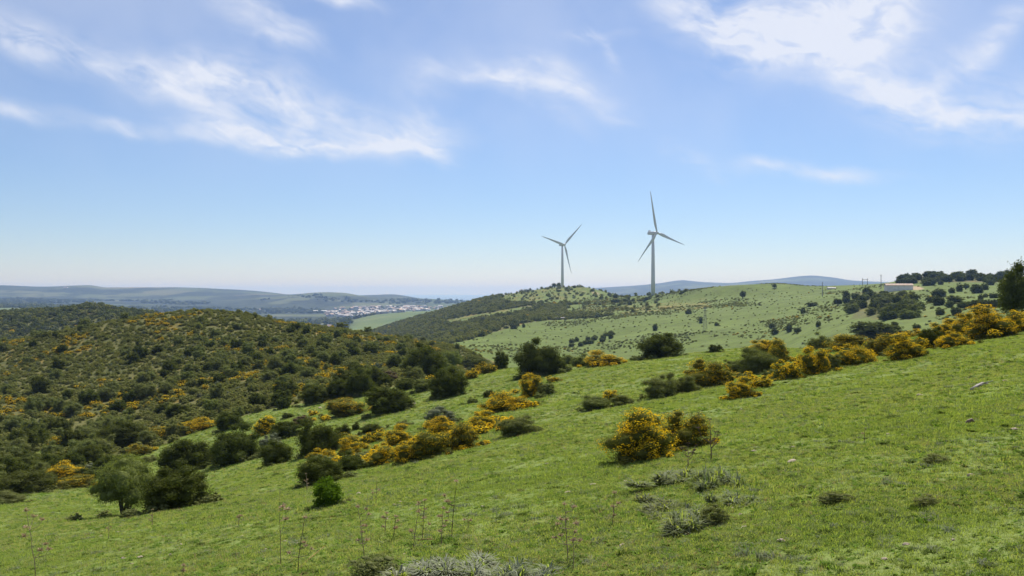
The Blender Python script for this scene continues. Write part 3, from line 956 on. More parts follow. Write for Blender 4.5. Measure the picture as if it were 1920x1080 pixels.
# ------------------------------------------------------------------ plants that can be picked out one by one
PLANTS = [
    # the pair nearest on the left, and the bushes round them
    ('olive', 233, 968, 104, 110, 'pale grey-green olive tree with dark multiple trunks beside a rounded dark bush'),
    ('dark', 327, 957, 122, 80, 'wide rounded dark green bush touching the pale olive tree on the left slope'),
    ('dark', 353, 888, 106, 68, 'dark evergreen bush just behind the rounded bush beside the olive tree'),
    ('dark', 442, 870, 94, 73, 'big dark evergreen bush left of the small silver bush on the pasture edge'),
    ('dark', 521, 871, 64, 44, 'dark low bush in front of the silver bush'),
    ('silver', 505, 847, 46, 34, 'small silver-grey bush growing over a dark low bush'),
    ('dark', 600, 854, 78, 70, 'dark upright evergreen bush above the long orange gorse bank'),
    ('dark', 642, 820, 32, 24, 'small dark bush right beside the upright evergreen above the gorse bank'),
    ('dark', 50, 926, 112, 46, 'long dark bush at the pasture edge on the far left'),
    ('green', 16, 946, 56, 24, 'low green bush at the left picture edge, nearest the open grass'),
    ('dark', 57, 893, 80, 40, 'rounded grey-green bush behind the long dark bush on the far left'),
    ('gorse', 115, 903, 80, 34, 'orange gorse patch between dark bushes on the far left'),
    ('broom', 140, 916, 64, 22, 'low olive-green broom in front of the far left gorse patch'),
    ('gorse', 106, 834, 24, 14, 'small orange gorse on the narrow grass lane at far left'),
    ('dark', 118, 813, 36, 29, 'round dark bush above the narrow grass lane at far left'),
    ('green', 172, 834, 52, 32, 'grey-green bush at the head of the narrow grass lane'),
    ('dark', 226, 842, 90, 52, 'large dark thicket bush upslope of the olive tree'),
    ('dark', 165, 874, 52, 42, 'dark bush low on the left between gorse and thicket'),
    ('dark', 207, 884, 70, 34, 'broad dark bush directly behind the olive tree'),
    ('dark', 165, 900, 52, 24, 'squat dark bush just left of the olive tree'),
    ('broom', 258, 856, 46, 22, 'broom with a few orange flowers behind the olive tree'),
    ('green', 279, 868, 28, 16, 'small green bush on the grass gap behind the olive tree'),
    ('dark', 432, 806, 52, 34, 'dark round bush at the left end of the upper grass strip'),
    ('dark', 335, 784, 46, 28, 'dark domed bush above a band of orange gorse on the left hill'),
    ('olive', 399, 779, 28, 30, 'pale small olive tree at the left end of the upper grass strip'),
    ('gorse', 330, 815, 50, 18, 'orange gorse, left half of the band under the dark domed bush'),
    ('gorse', 382, 806, 52, 24, 'orange gorse, right half of the band under the pale small olive'),
    ('broom', 290, 828, 52, 26, 'olive-coloured broom at the lower left end of the orange band'),
    # upper grass strip
    ('gorse', 494, 816, 38, 34, 'orange gorse at the left of the bushes on the middle slope'),
    ('dark', 536, 823, 60, 36, 'dark bush beside orange gorse above the silver bush'),
    ('brown', 567, 801, 44, 22, 'brown twiggy bush right of the dark bush on the middle slope'),
    ('dark', 540, 785, 22, 11, 'tiny dark bush on the upper grass strip'),
    ('gorse', 588, 779, 16, 10, 'tiny orange gorse alone on the upper grass strip'),
    ('dark', 532, 767, 26, 22, 'small dark bush by the left end of the row above the upper grass strip'),
    ('dark', 589, 759, 52, 36, 'dark bush, left one of the row above the upper grass strip'),
    ('dark', 634, 748, 48, 40, 'dark bush, middle one of the row above the upper grass strip'),
    ('dark', 674, 743, 58, 54, 'tall dark bush, right one of the row above the upper grass strip'),
    ('broom', 645, 782, 76, 34, 'broom with yellow tips at the lower side of the upper grass strip'),
    ('dark', 731, 776, 88, 52, 'broad domed dark bush with yellow-green top below the tall trees'),
    ('silver', 708, 698, 22, 18, 'small grey bush on the scrub hill left of the tallest dark tree'),
    ('brown', 726, 719, 42, 24, 'brown-grey bush just left of the tallest dark tree'),
    ('dark', 795, 711, 82, 66, 'tallest dark tree-like bush on the crest beyond the middle slope'),
    ('olive', 841, 697, 38, 38, 'paler olive tree tucked behind the tallest dark bush'),
    ('green', 793, 735, 36, 25, 'green bush in front of the tallest dark bush'),
    ('dark', 764, 732, 42, 22, 'low dark bush at the foot of the tallest dark bush'),
    ('gorse', 808, 721, 16, 16, 'small orange gorse between the two large dark bushes'),
    ('dark', 843, 745, 70, 55, 'dark upright bush standing alone on the grass below the tallest one'),
    ('gorse', 882, 711, 25, 20, 'orange gorse right of the dark upright bush'),
    ('gorse', 896, 701, 22, 15, 'yellow gorse on the crest, left of an olive-brown bush'),
    ('broom', 916, 700, 27, 21, 'olive-brown rounded broom on the grass crest'),
    ('dark', 888, 693, 62, 22, 'long dark bush behind the gorse on the grass crest'),
    ('dark', 942, 682, 27, 22, 'round dark bush at the right end of the crest row'),
    ('dark', 933, 693, 20, 15, 'little dark bush in front of the crest row'),
    ('dark', 917, 745, 20, 13, 'small dark bush alone on grass above the brownish gorse'),
    ('green', 885, 757, 17, 14, 'small green bush on grass right of the upright dark bush'),
    ('silver', 827, 800, 66, 38, 'pale domed silver-green bush behind orange gorse'),
    ('gorse', 948, 774, 78, 42, 'brownish-orange gorse on the middle slope, nearest the pale dome'),
    ('gorse', 1000, 744, 50, 42, 'orange gorse above the brownish one on the middle slope'),
    ('green', 1025, 741, 32, 24, 'green right flank bush of the orange gorse on the middle slope'),
    ('gorse', 1040, 716, 21, 11, 'tiny orange gorse alone on grass right of the middle gorse'),
    ('green', 1012, 748, 20, 14, 'little green bush at the foot of the middle gorse'),
    # long gorse bank
    ('dark', 604, 907, 86, 50, 'dark bush at the lower left end of the long gorse bank'),
    ('gorse', 608, 868, 52, 26, 'orange gorse over the dark lower end of the long bank'),
    ('dark', 660, 884, 56, 36, 'dark green bush second from the lower end of the long bank'),
    ('gorse', 662, 858, 50, 34, 'orange gorse on the upper side of the long bank, over the dark bush'),
    ('broom', 640, 840, 66, 28, 'olive broom with orange tips along the top of the long bank'),
    ('gorse', 697, 832, 38, 26, 'orange gorse at the top of the long bank, left of the brightest'),
    ('gorse', 745, 836, 54, 36, 'brightest orange gorse at the top of the long bank'),
    ('dark', 697, 812, 44, 18, 'low dark bush on grass behind the long gorse bank'),
    ('green', 757, 801, 28, 14, 'small green bush on grass behind the brightest bank gorse'),
    ('dark', 667, 807, 18, 15, 'small dark bush on grass left behind the long bank'),
    ('gorse', 718, 872, 64, 38, 'orange gorse in the middle of the long bank'),
    ('gorse', 768, 868, 62, 38, 'gorse right of the middle of the long bank'),
    ('broom', 805, 860, 76, 50, 'tall olive broom with orange crown in the long bank'),
    ('gorse', 830, 814, 60, 34, 'orange gorse in front of the pale dome'),
    ('broom', 868, 844, 66, 50, 'olive broom at the upper right end of the long bank'),
    ('gorse', 905, 808, 56, 34, 'orange gorse just beyond the right end of the long bank'),
    ('green', 968, 818, 64, 38, 'grey-green low bush right of the long gorse bank'),
    ('fresh', 616, 951, 64, 54, 'fresh green leafy bush alone on the near grass'),
    # middle right
    ('peaked', 1013, 706, 92, 70, 'dark tree-like bush with pointed top on the crest, shadow to its left'),
    ('green', 1063, 684, 22, 20, 'small grey-green bush right behind the pointed dark bush'),
    ('green', 1092, 687, 42, 25, 'green bush at the left of a crest gorse'),
    ('gorse', 1131, 687, 66, 27, 'orange gorse on the crest between two big dark bushes'),
    ('dark', 1240, 672, 86, 48, 'big round dark bush alone on the crest'),
    ('dark', 1341, 661, 25, 15, 'small round dark bush on the crest right of the big round one'),
    ('gorse', 1144, 754, 32, 22, 'small orange gorse at the centre of the open pasture'),
    ('green', 1117, 769, 54, 26, 'grey-green low bush left of the small central gorse'),
    ('green', 1168, 760, 44, 20, 'thin green bush right of the small central gorse'),
    ('green', 1241, 746, 62, 46, 'grey-green bush at the lower left end of the right-hand row'),
    ('broom', 1318, 728, 88, 52, 'large green broom with orange top in the right-hand row'),
    ('green', 1285, 738, 44, 34, 'green bush between the grey-green bush and the large broom'),
    ('green', 1378, 702, 40, 28, 'green bush behind the large broom'),
    ('green', 1420, 702, 60, 50, 'tall olive-green bush above the bright gorse pair'),
    ('gorse', 1433, 668, 50, 30, 'orange-tipped gorse at the top of the tall olive-green bush'),
    ('gorse', 1386, 748, 52, 38, 'bright yellow-orange gorse, front one of the pair on the right pasture'),
    ('gorse', 1423, 728, 42, 24, 'bright gorse, rear one of the pair on the right pasture'),
    ('broom', 1456, 684, 48, 46, 'orange-flecked broom behind the small dark bush of the right row'),
    ('dark', 1460, 704, 28, 22, 'small dark green bush at the left foot of the long gorse row'),
    ('gorse', 1482, 711, 42, 34, 'orange gorse at the lower left foot of the long right row'),
    ('gorse', 1530, 702, 56, 50, 'tall orange gorse near the lower end of the long right row'),
    ('green', 1558, 694, 34, 32, 'dark green bush set between two tall gorses of the right row'),
    ('gorse', 1602, 686, 62, 38, 'wide orange gorse in the middle of the long right row'),
    ('green', 1540, 656, 40, 32, 'grey-green bush behind the tall gorse of the right row'),
    ('broom', 1590, 657, 70, 30, 'brownish broom behind the wide gorse of the right row'),
    ('dark', 1640, 636, 84, 28, 'glossy dark bush behind the right row, under the barn'),
    ('broom', 1655, 668, 62, 40, 'brown-orange broom below the glossy dark bush'),
    ('gorse', 1703, 674, 66, 46, 'bright round gorse standing forward of the right row'),
    ('dark', 1741, 655, 46, 42, 'dark green bush right of the bright round gorse'),
    ('gorse', 1706, 633, 36, 16, 'gorse tips behind the bright round gorse'),
    ('gorse', 1770, 634, 48, 34, 'orange gorse above the dark green bush of the right row'),
    ('gorse', 1790, 652, 54, 30, 'low orange gorse reaching onto the grass in the right row'),
    ('gorse', 1812, 630, 52, 42, 'tall orange gorse left of the largest one in the right row'),
    ('gorse', 1866, 634, 92, 58, 'largest orange gorse near the right picture edge'),
    ('gorse', 1912, 624, 60, 40, 'orange gorse at the right picture edge under the dark tree'),
    ('oak', 1932, 606, 98, 112, 'tall dark tree cut off by the right picture edge'),
    # the near gorse
    ('gorse', 1205, 864, 118, 94, 'large bright orange-yellow gorse standing alone in the near pasture'),
    ('broom', 1280, 842, 82, 68, 'greener right half bush of the large near gorse'),
]
for r_ in PLANTS:
    plant(*r_[:5], r_[5], ymax=330)

FARP = [  # single trees and bushes on the hills beyond
    ('dark', 1291, 589, 14, 10, 'lone round dark bush on the open green hill right of the turbine'),
    ('dark', 1314, 606, 9, 13, 'small upright dark bush on the green hill below the lone round one'),
    ('dark', 1228, 620, 12, 13, 'small dark bush on the green hill above the big round crest bush'),
    ('oak', 1393, 560, 14, 15, 'single dark tree high on the green hill'),
    ('dark', 1344, 611, 9, 7, 'little dark bush right of the upright one on the green hill'),
    ('dark', 1181, 572, 10, 8, 'small bush below the saddle left of the nearer turbine'),
    ('dark', 1171, 566, 8, 7, 'bush on the saddle slope next to its twin'),
    ('dark', 1154, 559, 9, 8, 'bush on the skyline right of the bare earth patch'),
    ('dark', 1154, 568, 19, 7, 'flat wide bush under the bare earth patch'),
    ('dark', 1143, 555, 8, 6, 'small skyline bush nearest the bare earth patch'),
    ('oak', 1039, 540, 10, 9, 'round-topped tree left of the farther turbine, left of two'),
    ('oak', 1048, 539, 10, 9, 'leaning flat-topped tree nearest the farther turbine'),
    ('dark', 1077, 540, 9, 5, 'low bush on the hilltop right of the farther turbine'),
    ('dark', 989, 651, 9, 12, 'upright dark bush behind the pointed dark bush'),
    ('dark', 982, 614, 7, 8, 'tiny bush at the foot of the scrubby flank'),
    ('dark', 964, 617, 13, 13, 'round bush at the foot of the scrubby flank'),
    ('dark', 858, 656, 10, 13, 'upright bush in the hollow beyond the left crest'),
    ('oak', 1452, 541, 11, 9, 'single tree on the skyline far left of the barn'),
    ('dark', 1522, 575, 22, 8, 'long low dark hedge bush on the green hill left of the wood'),
    ('oak', 1571, 574, 17, 14, 'tree with shadow at the right end of the low hedge'),
    ('dark', 1505, 588, 9, 12, 'small bush below the low hedge'),
    ('dark', 1534, 613, 11, 12, 'small bush in the open below the wood, left'),
    ('dark', 1479, 623, 13, 16, 'upright bush, middle of the five low on the green hill'),
    ('dark', 1495, 624, 14, 12, 'round bush, right of the five low on the green hill'),
    ('dark', 1447, 616, 10, 11, 'small bush, topmost left of the five low on the green hill'),
    ('dark', 1453, 627, 15, 14, 'dark bush, lowest left of the five low on the green hill'),
    ('dark', 1761, 558, 24, 16, 'large round tree just right of the barn, downhill'),
    ('dark', 1785, 550, 14, 11, 'small tree on the bright meadow right of the barn'),
    ('dark', 1799, 547, 13, 17, 'left tree of the touching pair on the bright meadow'),
    ('oak', 1811, 543, 15, 12, 'right tree of the touching pair on the bright meadow'),
    ('dark', 1833, 550, 25, 17, 'broad tree in the middle of the bright meadow'),
    ('dark', 1847, 544, 15, 14, 'tree just behind the broad one on the bright meadow'),
    ('dark', 1858, 535, 15, 11, 'tree near the top of the bright meadow'),
    ('oak', 1878, 549, 15, 12, 'tree on the bright meadow nearest the tall right-hand tree'),
    ('dark', 1838, 564, 12, 13, 'dark bush at the bottom of the bright meadow, left of two'),
    ('dark', 1847, 558, 9, 8, 'small bush at the bottom of the bright meadow, right of two'),
    ('dark', 1864, 559, 17, 9, 'flat bush at the bottom of the bright meadow near the right'),
    ('dark', 1780, 577, 15, 13, 'round bush under the hedge belt'),
    ('dark', 1763, 591, 15, 15, 'bush with shadow on rough ground right of the wood'),
    ('dark', 1793, 592, 19, 16, 'round bush on rough ground, right of its neighbour'),
    ('dark', 1728, 580, 14, 15, 'bush beside the bare ochre slope'),
    ('dark', 1760, 573, 24, 18, 'large dark bush at the left end of the hedge belt'),
    ('dark', 1744, 568, 18, 12, 'bush above the bare ochre slope'),
    ('dark', 1790, 570, 26, 16, 'wide bush in the left half of the hedge belt'),
    ('dark', 1764, 534, 10, 9, 'tree at the top of the slope just right above the barn'),
    ('dark', 1740, 536, 28, 13, 'wide dark tree beside the barn'),
    ('dark', 1707, 592, 19, 17, 'dark round tree at the lower right of the wood'),
    ('dark', 1678, 612, 14, 9, 'small bush on grass above the glossy dark bush'),
    ('dark', 1719, 617, 16, 11, 'round bush on grass above the bright round gorse'),
]
for r_ in FARP:
    plant(*r_[:5], r_[5], ymin=200, ymax=1500)

belt = []
for k in range(9):
    belt.append((1806 + k * 11 + random.uniform(-3, 3), 577 + random.uniform(-2.5, 1), random.uniform(18, 28), random.uniform(11, 17)))
for u, v, a_, b_ in belt:
    plant('dark', u, v, a_, b_, 'dark bush in the hedge belt crossing the right-hand hill', 'bushes of the hedge belt', 200, 1500)
for k in range(62):
    u = random.uniform(1690, 1915); v = np.interp(u, [1700, 1760, 1850, 1920], [527, 521, 523, 521]) + random.uniform(-4, 8)
    p_ = 'left' if u < 1770 else ('right' if u > 1850 else 'middle')
    plant('dark', u, v, random.uniform(13, 26), random.uniform(9, 14), 'dark tree in the %s of the wood along the right-hand skyline' % p_, 'trees in the %s of the skyline wood' % p_, 450, 1500)
wood = [(u, v) for v in (556, 563, 571, 580, 590, 600) for u in range(1592, 1722, 15)]
for u, v in wood:
    u += random.uniform(-6, 6); v += random.uniform(-3, 3)
    if v < 560 and u < 1615: continue
    if v > 588 and u < 1625 + (v - 588): continue
    p_ = '%s %s' % ('upper' if v < 568 else ('lower' if v > 583 else 'middle'), 'left' if u < 1635 else ('right' if u > 1680 else 'centre'))
    k_ = 1 + max(0, (v - 560)) / 75
    plant('dark' if random.random() < .6 else 'green', u, v, random.uniform(15, 24) * k_ * .86, random.uniform(11, 17) * k_ * .9, 'round dark tree in the %s of the wood below the white barn' % p_, 'trees in the %s of the wood below the barn' % p_, 200, 1500)
for k in range(16):
    u = random.uniform(1070, 1150); v = 652 - (u - 1070) * 0.22 + random.uniform(-9, 3)
    plant('dark', u, v, random.uniform(9, 15), random.uniform(7, 10), 'dark bush of the small thicket on the green hill, above the pointed dark bush', 'bushes of the thicket on the green hill', 200, 1500)

# ------------------------------------------------------------------ bushes of the scrub hillside, one by one (the nearest 300)
def density_ok(x, y, r):
    for fx, fy_, fr, fk in FOOT:
        if abs(fx - x) < fr + r and abs(fy_ - y) < fr + r and (fx - x) ** 2 + (fy_ - y) ** 2 < (0.8 * (fr + r)) ** 2:
            return False
    return True


placed = []
tries = 0
rg = random.Random(5)
while len(placed) < 300 and tries < 30000:
    tries += 1
    u = rg.uniform(-40, 900)
    Y = math.exp(rg.uniform(math.log(66), math.log(285)))
    X = (u - U0) / F_PX * Y
    z = float(ground(X, Y)); v = V0 - z * F_PX / Y
    if v > np.interp(u, SCRUB_EDGE_U, SCRUB_EDGE_V) - 4: continue
    iu = int(np.clip(np.searchsorted(UG, u), 0, NU - 1)); iy = int(np.clip(np.searchsorted(YG, Y), 0, NY - 1))
    if not SEEN[iu, iy]: continue
    if rg.random() > (0.25 + 0.75 * (vnoise(np.array([X / 22.]), np.array([Y / 22.]), 4)[0] > .35)): continue
    wm = rg.uniform(1.7, 3.6) * (1.25 if rg.random() < .2 else 1)
    if any(abs(inp[0] - X) < 1 for inp in ()): pass
    if not density_ok(X, Y, wm * 0.4): continue
    if any((X - a) ** 2 + (Y - b) ** 2 < (0.36 * (wm + c_)) ** 2 for a, b, c_ in placed): continue
    if any(inpoly(u, v, pp) for pp in PASTURE_PATCHES): continue
    placed.append((X, Y, wm))
    q = rg.random()
    kind = 'dark' if q < .33 else ('green' if q < .85 else 'olive')
    if kind == 'olive': kind = 'green'
    tier = 1 if wm * F_PX / Y > 17 else 2
    where = 'lower' if Y < 130 else ('upper' if Y > 210 else 'middle')
    side = 'left' if u < 260 else ('right' if u > 540 else 'central')
    size_ = 'small' if wm < 2.2 else ('large' if wm > 3.1 else 'middle-sized')
    plant_at(kind, X, Y, z, wm, wm * rg.uniform(.6, .85), tier,
             '%s %s bush in the scrub on the %s %s part of the left hill' % (size_, 'dark evergreen' if kind == 'dark' else 'grey-green', where, side),
             '%s %s bushes, %s %s part of the left hill' % (size_, 'dark' if kind == 'dark' else 'grey-green', where, side))

# ------------------------------------------------------------------ scatter of what nobody could count (geometry nodes)


def scatter(name, pts, scl, rot, idx, protos, label, cat, mats=None):
    n_ = len(pts)
    me = bpy.data.meshes.new(name)
    me.vertices.add(n_)
    me.vertices.foreach_set('co', np.asarray(pts, np.float32).ravel())
    a = me.attributes.new('scl', 'FLOAT_VECTOR', 'POINT'); a.data.foreach_set('vector', np.asarray(scl, np.float32).ravel())
    a = me.attributes.new('rot', 'FLOAT_VECTOR', 'POINT'); a.data.foreach_set('vector', np.asarray(rot, np.float32).ravel())
    a = me.attributes.new('idx', 'INT', 'POINT'); a.data.foreach_set('value', np.asarray(idx, np.int32))
    col = bpy.data.collections.new(name + '_sources')
    for k, m_ in enumerate(protos):
        o = bpy.data.objects.new('%s_source_%02d' % (name, k), m_)
        col.objects.link(o)
    ng = bpy.data.node_groups.new(name, 'GeometryNodeTree')
    ng.interface.new_socket('Geometry', in_out='INPUT', socket_type='NodeSocketGeometry')
    ng.interface.new_socket('Geometry', in_out='OUTPUT', socket_type='NodeSocketGeometry')
    N_ = ng.nodes; L_ = ng.links
    gi = N_.new('NodeGroupInput'); go = N_.new('NodeGroupOutput')
    ci = N_.new('GeometryNodeCollectionInfo'); ci.inputs[0].default_value = col
    ci.inputs['Separate Children'].default_value = True; ci.inputs['Reset Children'].default_value = True
    ip = N_.new('GeometryNodeInstanceOnPoints'); ip.inputs['Pick Instance'].default_value = True

    def na(nm, dt):
        x = N_.new('GeometryNodeInputNamedAttribute'); x.data_type = dt; x.inputs[0].default_value = nm
        return x.outputs[0]
    L_.new(gi.outputs[0], ip.inputs['Points'])
    L_.new(ci.outputs[0], ip.inputs['Instance'])
    L_.new(na('idx', 'INT'), ip.inputs['Instance Index'])
    L_.new(na('rot', 'FLOAT_VECTOR'), ip.inputs['Rotation'])
    L_.new(na('scl', 'FLOAT_VECTOR'), ip.inputs['Scale'])
    L_.new(ip.outputs[0], go.inputs[0])
    o = link(name, me)
    md = o.modifiers.new('scatter', 'NODES'); md.node_group = ng
    return tag(o, label, cat, kind='stuff')


def small_shrub(seed, mat, nleaf=150, leaf=0.16, asp=.5, fl=0):
    me, C, Rr = crown_mesh('shrub', seed, mat, 5, nleaf, leaf, asp, detail=1, core=.72, fuzz=.8)
    if fl:
        rg_ = np.random.default_rng(seed)
        P_, N_ = shell_points(C, Rr, fl * 2, rg_, .1, .8)
        k = np.argsort(-(P_[:, 2] + 0.3 * rg_.random(len(P_))))[:fl]
        V, Fq = cards(P_[k] + N_[k] * .03, N_[k], .12, .1, rg_)
        v0 = np.empty(len(me.vertices) * 3, np.float32); me.vertices.foreach_get('co', v0); v0 = v0.reshape(-1, 3)
        polys = [list(p.vertices) for p in me.polygons]
        q4 = np.array([p for p in polys if len(p) == 4]); q3 = np.array([p for p in polys if len(p) == 3])
        me = mesh_arrays('shrub', np.concatenate([v0, V]), [q4, Fq + len(v0), q3], None, mats=[mat, M['petal']],
                         midx=[0] * len(q4) + [1] * len(Fq) + [0] * len(q3))
    return me


# low growth round the feet of the bushes and between them
SHR = ([small_shrub(10 + k, M['scrub']) for k in range(4)] + [small_shrub(20 + k, M['scrubdark']) for k in range(4)]
       + [small_shrub(30 + k, M['broom'], fl=90) for k in range(3)] + [small_shrub(40, M['silver'], asp=.3)])


def scatter_land(name, n_try, ur, yr, accept, size, hfac, label, cat, gorse=0.2, dark=0.4, seed=1):
    rg_ = np.random.default_rng(seed)
    u = rg_.uniform(*ur, n_try)
    # even over the ground: density in Y grows with Y^1 inside the sight fan
    Y = np.sqrt(rg_.uniform(yr[0] ** 2, yr[1] ** 2, n_try))
    X = (u - U0) / F_PX * Y
    z = ground(X, Y); v = V0 - z * F_PX / Y
    iu = np.clip(np.searchsorted(UG, u), 0, NU - 1); iy = np.clip(np.searchsorted(YG, Y), 0, NY - 1)
    ok = SEEN[iu, iy] & accept(u, v, X, Y, rg_)
    if yr[0] < 300:
        for fx, fy_, fr, fk in FOOT:
            if fr > 0.4:
                ok &= (X - fx) ** 2 + (Y - fy_) ** 2 > (fr * 0.8) ** 2
    X, Y, z = X[ok], Y[ok], z[ok]
    n_ = len(X)
    s = rg_.uniform(size[0], size[1], n_)
    # flowers stand in drifts
    drift = fbm(X / 14.0, Y / 14.0, 3, 9)
    thr = np.quantile(drift, 1 - min(gorse * 1.8, .95)) if n_ else 0
    isg = (drift > thr) & (rg_.random(n_) < .6)
    isd = rg_.random(n_) < dark
    idx = np.where(isg, rg_.integers(8, 11, n_), np.where(isd, rg_.integers(4, 8, n_), rg_.integers(0, 4, n_)))
    idx = np.where(rg_.random(n_) < .03, 11, idx)
    rot = np.stack([np.zeros(n_), np.zeros(n_), rg_.uniform(0, 6.28, n_)], 1)
    scl = np.stack([s, s * rg_.uniform(.8, 1, n_), s * rg_.uniform(*hfac, n_)], 1)
    print(name, n_)
    return scatter(name, np.stack([X, Y, z - 0.05 * s], 1), scl, rot, idx, SHR, label, cat)


def undergrowth():
    rg_ = np.random.default_rng(91)
    Xs, Ys, Ss, Ix = [], [], [], []
    for fx, fy_, fr, fk in list(FOOT):
        if fy_ > 190 or fr < .25: continue
        for k in range(int(7 + rg_.integers(0, 7))):
            a = rg_.uniform(0, 6.28); q = fr * rg_.uniform(.75, 1.25)
            Xs.append(fx + math.cos(a) * q * 1.1); Ys.append(fy_ + math.sin(a) * q); Ss.append(fr * rg_.uniform(.22, .5)); Ix.append(rg_.choice([4, 5, 6, 8, 9] if fk else [0, 1, 2, 3]))
    for line, n_ in ((((575, 897), (640, 884), (700, 868), (800, 850), (900, 815), (960, 800)), 110),
                     (((1240, 742), (1330, 722), (1400, 712), (1480, 706), (1540, 694), (1600, 678), (1700, 660), (1800, 640), (1900, 622)), 200)):
        for k in range(n_):
            u = rg_.uniform(line[0][0], line[-1][0]); v = np.interp(u, [p_[0] for p_ in line], [p_[1] for p_ in line]) + rg_.uniform(-16, 4)
            X, Y, z = at(u, v, 20, 200)
            Xs.append(X); Ys.append(Y); Ss.append(rg_.uniform(.3, .85)); Ix.append(rg_.choice([0, 1, 2, 3, 8, 9, 10]))
    X, Y, s_ = map(np.array, (Xs, Ys, Ss))
    n_ = len(X)
    scatter('undergrowth', np.stack([X, Y, ground(X, Y) - .06 * s_], 1), np.stack([s_ * 1.2, s_, s_ * rg_.uniform(.4, .8, n_)], 1),
            np.stack([0 * s_, 0 * s_, rg_.uniform(0, 6.28, n_)], 1), np.array(Ix), FINE, 'low green undergrowth round the feet of the pasture bushes', 'undergrowth')


FINE = ([small_shrub(110 + k, M['green'], 420, .09, .4) for k in range(4)] + [small_shrub(120 + k, M['broom'], 420, .09, .35) for k in range(4)]
        + [small_shrub(130 + k, M['broom'], 420, .09, .35, fl=160) for k in range(3)] + [small_shrub(140, M['silver'], 300, .1, .3)])
undergrowth()


def acc_left(u, v, X, Y, rg_):
    e = np.interp(u, SCRUB_EDGE_U, SCRUB_EDGE_V)
    ok = v < e + rg_.uniform(-12, 4, len(u))
    for pp in PASTURE_PATCHES: ok &= ~inpoly(u, v, pp)
    return ok


scatter_land('scrub', 26000, (-300, 960), (62, 330), acc_left, (0.6, 1.7), (.4, .7),
             'low mixed scrub and gorse covering the hill on the left', 'scrub', 0.09, 0.06, 2)
scatter_land('wooded_scrub', 17000, (-300, 620), (430, 1000), lambda u, v, X, Y, g_: (v < 665) & (fbm(X / 40, Y / 40, 3, 12) > -.75), (2, 6.5), (.45, .7),
             'dark scrub covering the second hill at the far left', 'scrub', 0.004, 0.7, 3)


def acc_flank(u, v, X, Y, g_):
    s = scrubness(u, v, Y)
    patch = ((np.abs((u - 1067) / 70) ** 2 + np.abs((v - 583 + (u - 1067) * .12) / 13) ** 2) < 1)
    return (s > .5) & (u < 1300) & (g_.random(len(u)) < np.where(patch, 1, .55)) | (s > .1) & (s <= .5) & (g_.random(len(u)) < .035)


scatter_land('hill_scrub', 42000, (640, 1300), (430, 1330), acc_flank, (2.0, 6.0), (.45, .8),
             'dark scrub on the flank of the hill under the farther turbine', 'scrub', 0.004, 0.3, 4)


def acc_green(u, v, X, Y, g_):
    s = scrubness(u, v, Y)
    d = fbm(X / 45, Y / 70, 5, 21)
    return (s < .3) & (g_.random(len(u)) < np.clip(0.035 + 2.6 * np.clip(d - .13, 0, 1), 0, 1) * np.where(u > 1560, .35, 1))


scatter_land('hill_shrubs', 150000, (820, 2100), (255, 1290), acc_green, (0.6, 2.1), (.3, .55),
             'low shrubs speckling the green hillsides', 'shrubs', 0.07, 0.10, 5)


# trees of the valley and of the distant slopes
scatter_land('valley_trees', 9000, (-200, 900), (1500, 5200), lambda u, v, X, Y, g_: (fbm(X / 300, Y / 300, 4, 31) > .05) & ~inpoly(u, v, [(640, 622), (665, 598), (745, 582), (880, 584), (760, 614)])
             & ~((v > 577) & (v < 600) & (u > 610) & (u < 860) & (Y > 2600)), (9, 26), (.4, .6),
             'trees and hedges dotted over the distant valley', 'trees', 0.0, 0.8, 6)

# ------------------------------------------------------------------ grass
def tuft(seed, mat, nb, h, wdt, lean=.5, spread=.5, mats=None):
    rg_ = np.random.default_rng(seed)
    Vs, Fs = [], []
    for k in range(nb):
        a = rg_.uniform(0, 6.28); q = spread * math.sqrt(rg_.random())
        b = np.array([math.cos(a) * q, math.sin(a) * q, -.03])
        d = rg_.uniform(0, 6.28); ln = lean * rg_.uniform(.2, 1.2)
        dv = np.array([math.cos(d), math.sin(d), 0]); sd = np.array([-math.sin(d), math.cos(d), 0]) * wdt / 2
        hh = h * rg_.uniform(.55, 1.2)
        m1 = b + dv * ln * hh * .35 + np.array([0, 0, hh * .6]); tp = b + dv * ln * hh + np.array([0, 0, hh * (1 - .35 * ln)])
        o = len(Vs)
        Vs += [b - sd, b + sd, m1 + sd * .8, m1 - sd * .8, tp]
        Fs.append(([o, o + 1, o + 2, o + 3], [o + 3, o + 2, o + 4]))
    q4 = np.array([f[0] for f in Fs]); q3 = np.array([f[1] for f in Fs])
    return mesh_arrays('tuft', np.array(Vs), [q4, q3], mat)


def rosette(seed, mat, nb, L, W):
    rg_ = np.random.default_rng(seed)
    Vs, Fs = [], []
    for k in range(nb):
        a = rg_.uniform(0, 6.28); l_ = L * rg_.uniform(.6, 1.2); up = rg_.uniform(.15, .6)
        d = np.array([math.cos(a), math.sin(a), 0]); s = np.array([-math.sin(a), math.cos(a), 0]) * W / 2
        b = d * .03; m_ = b + d * l_ * .55 + np.array([0, 0, l_ * up * .8]); t_ = b + d * l_ + np.array([0, 0, l_ * up * .6])
        o = len(Vs); Vs += [b, m_ + s, t_, m_ - s]; Fs.append([o, o + 1, o + 2, o + 3])
    return mesh_arrays('rosette', np.array(Vs), np.array(Fs), mat)


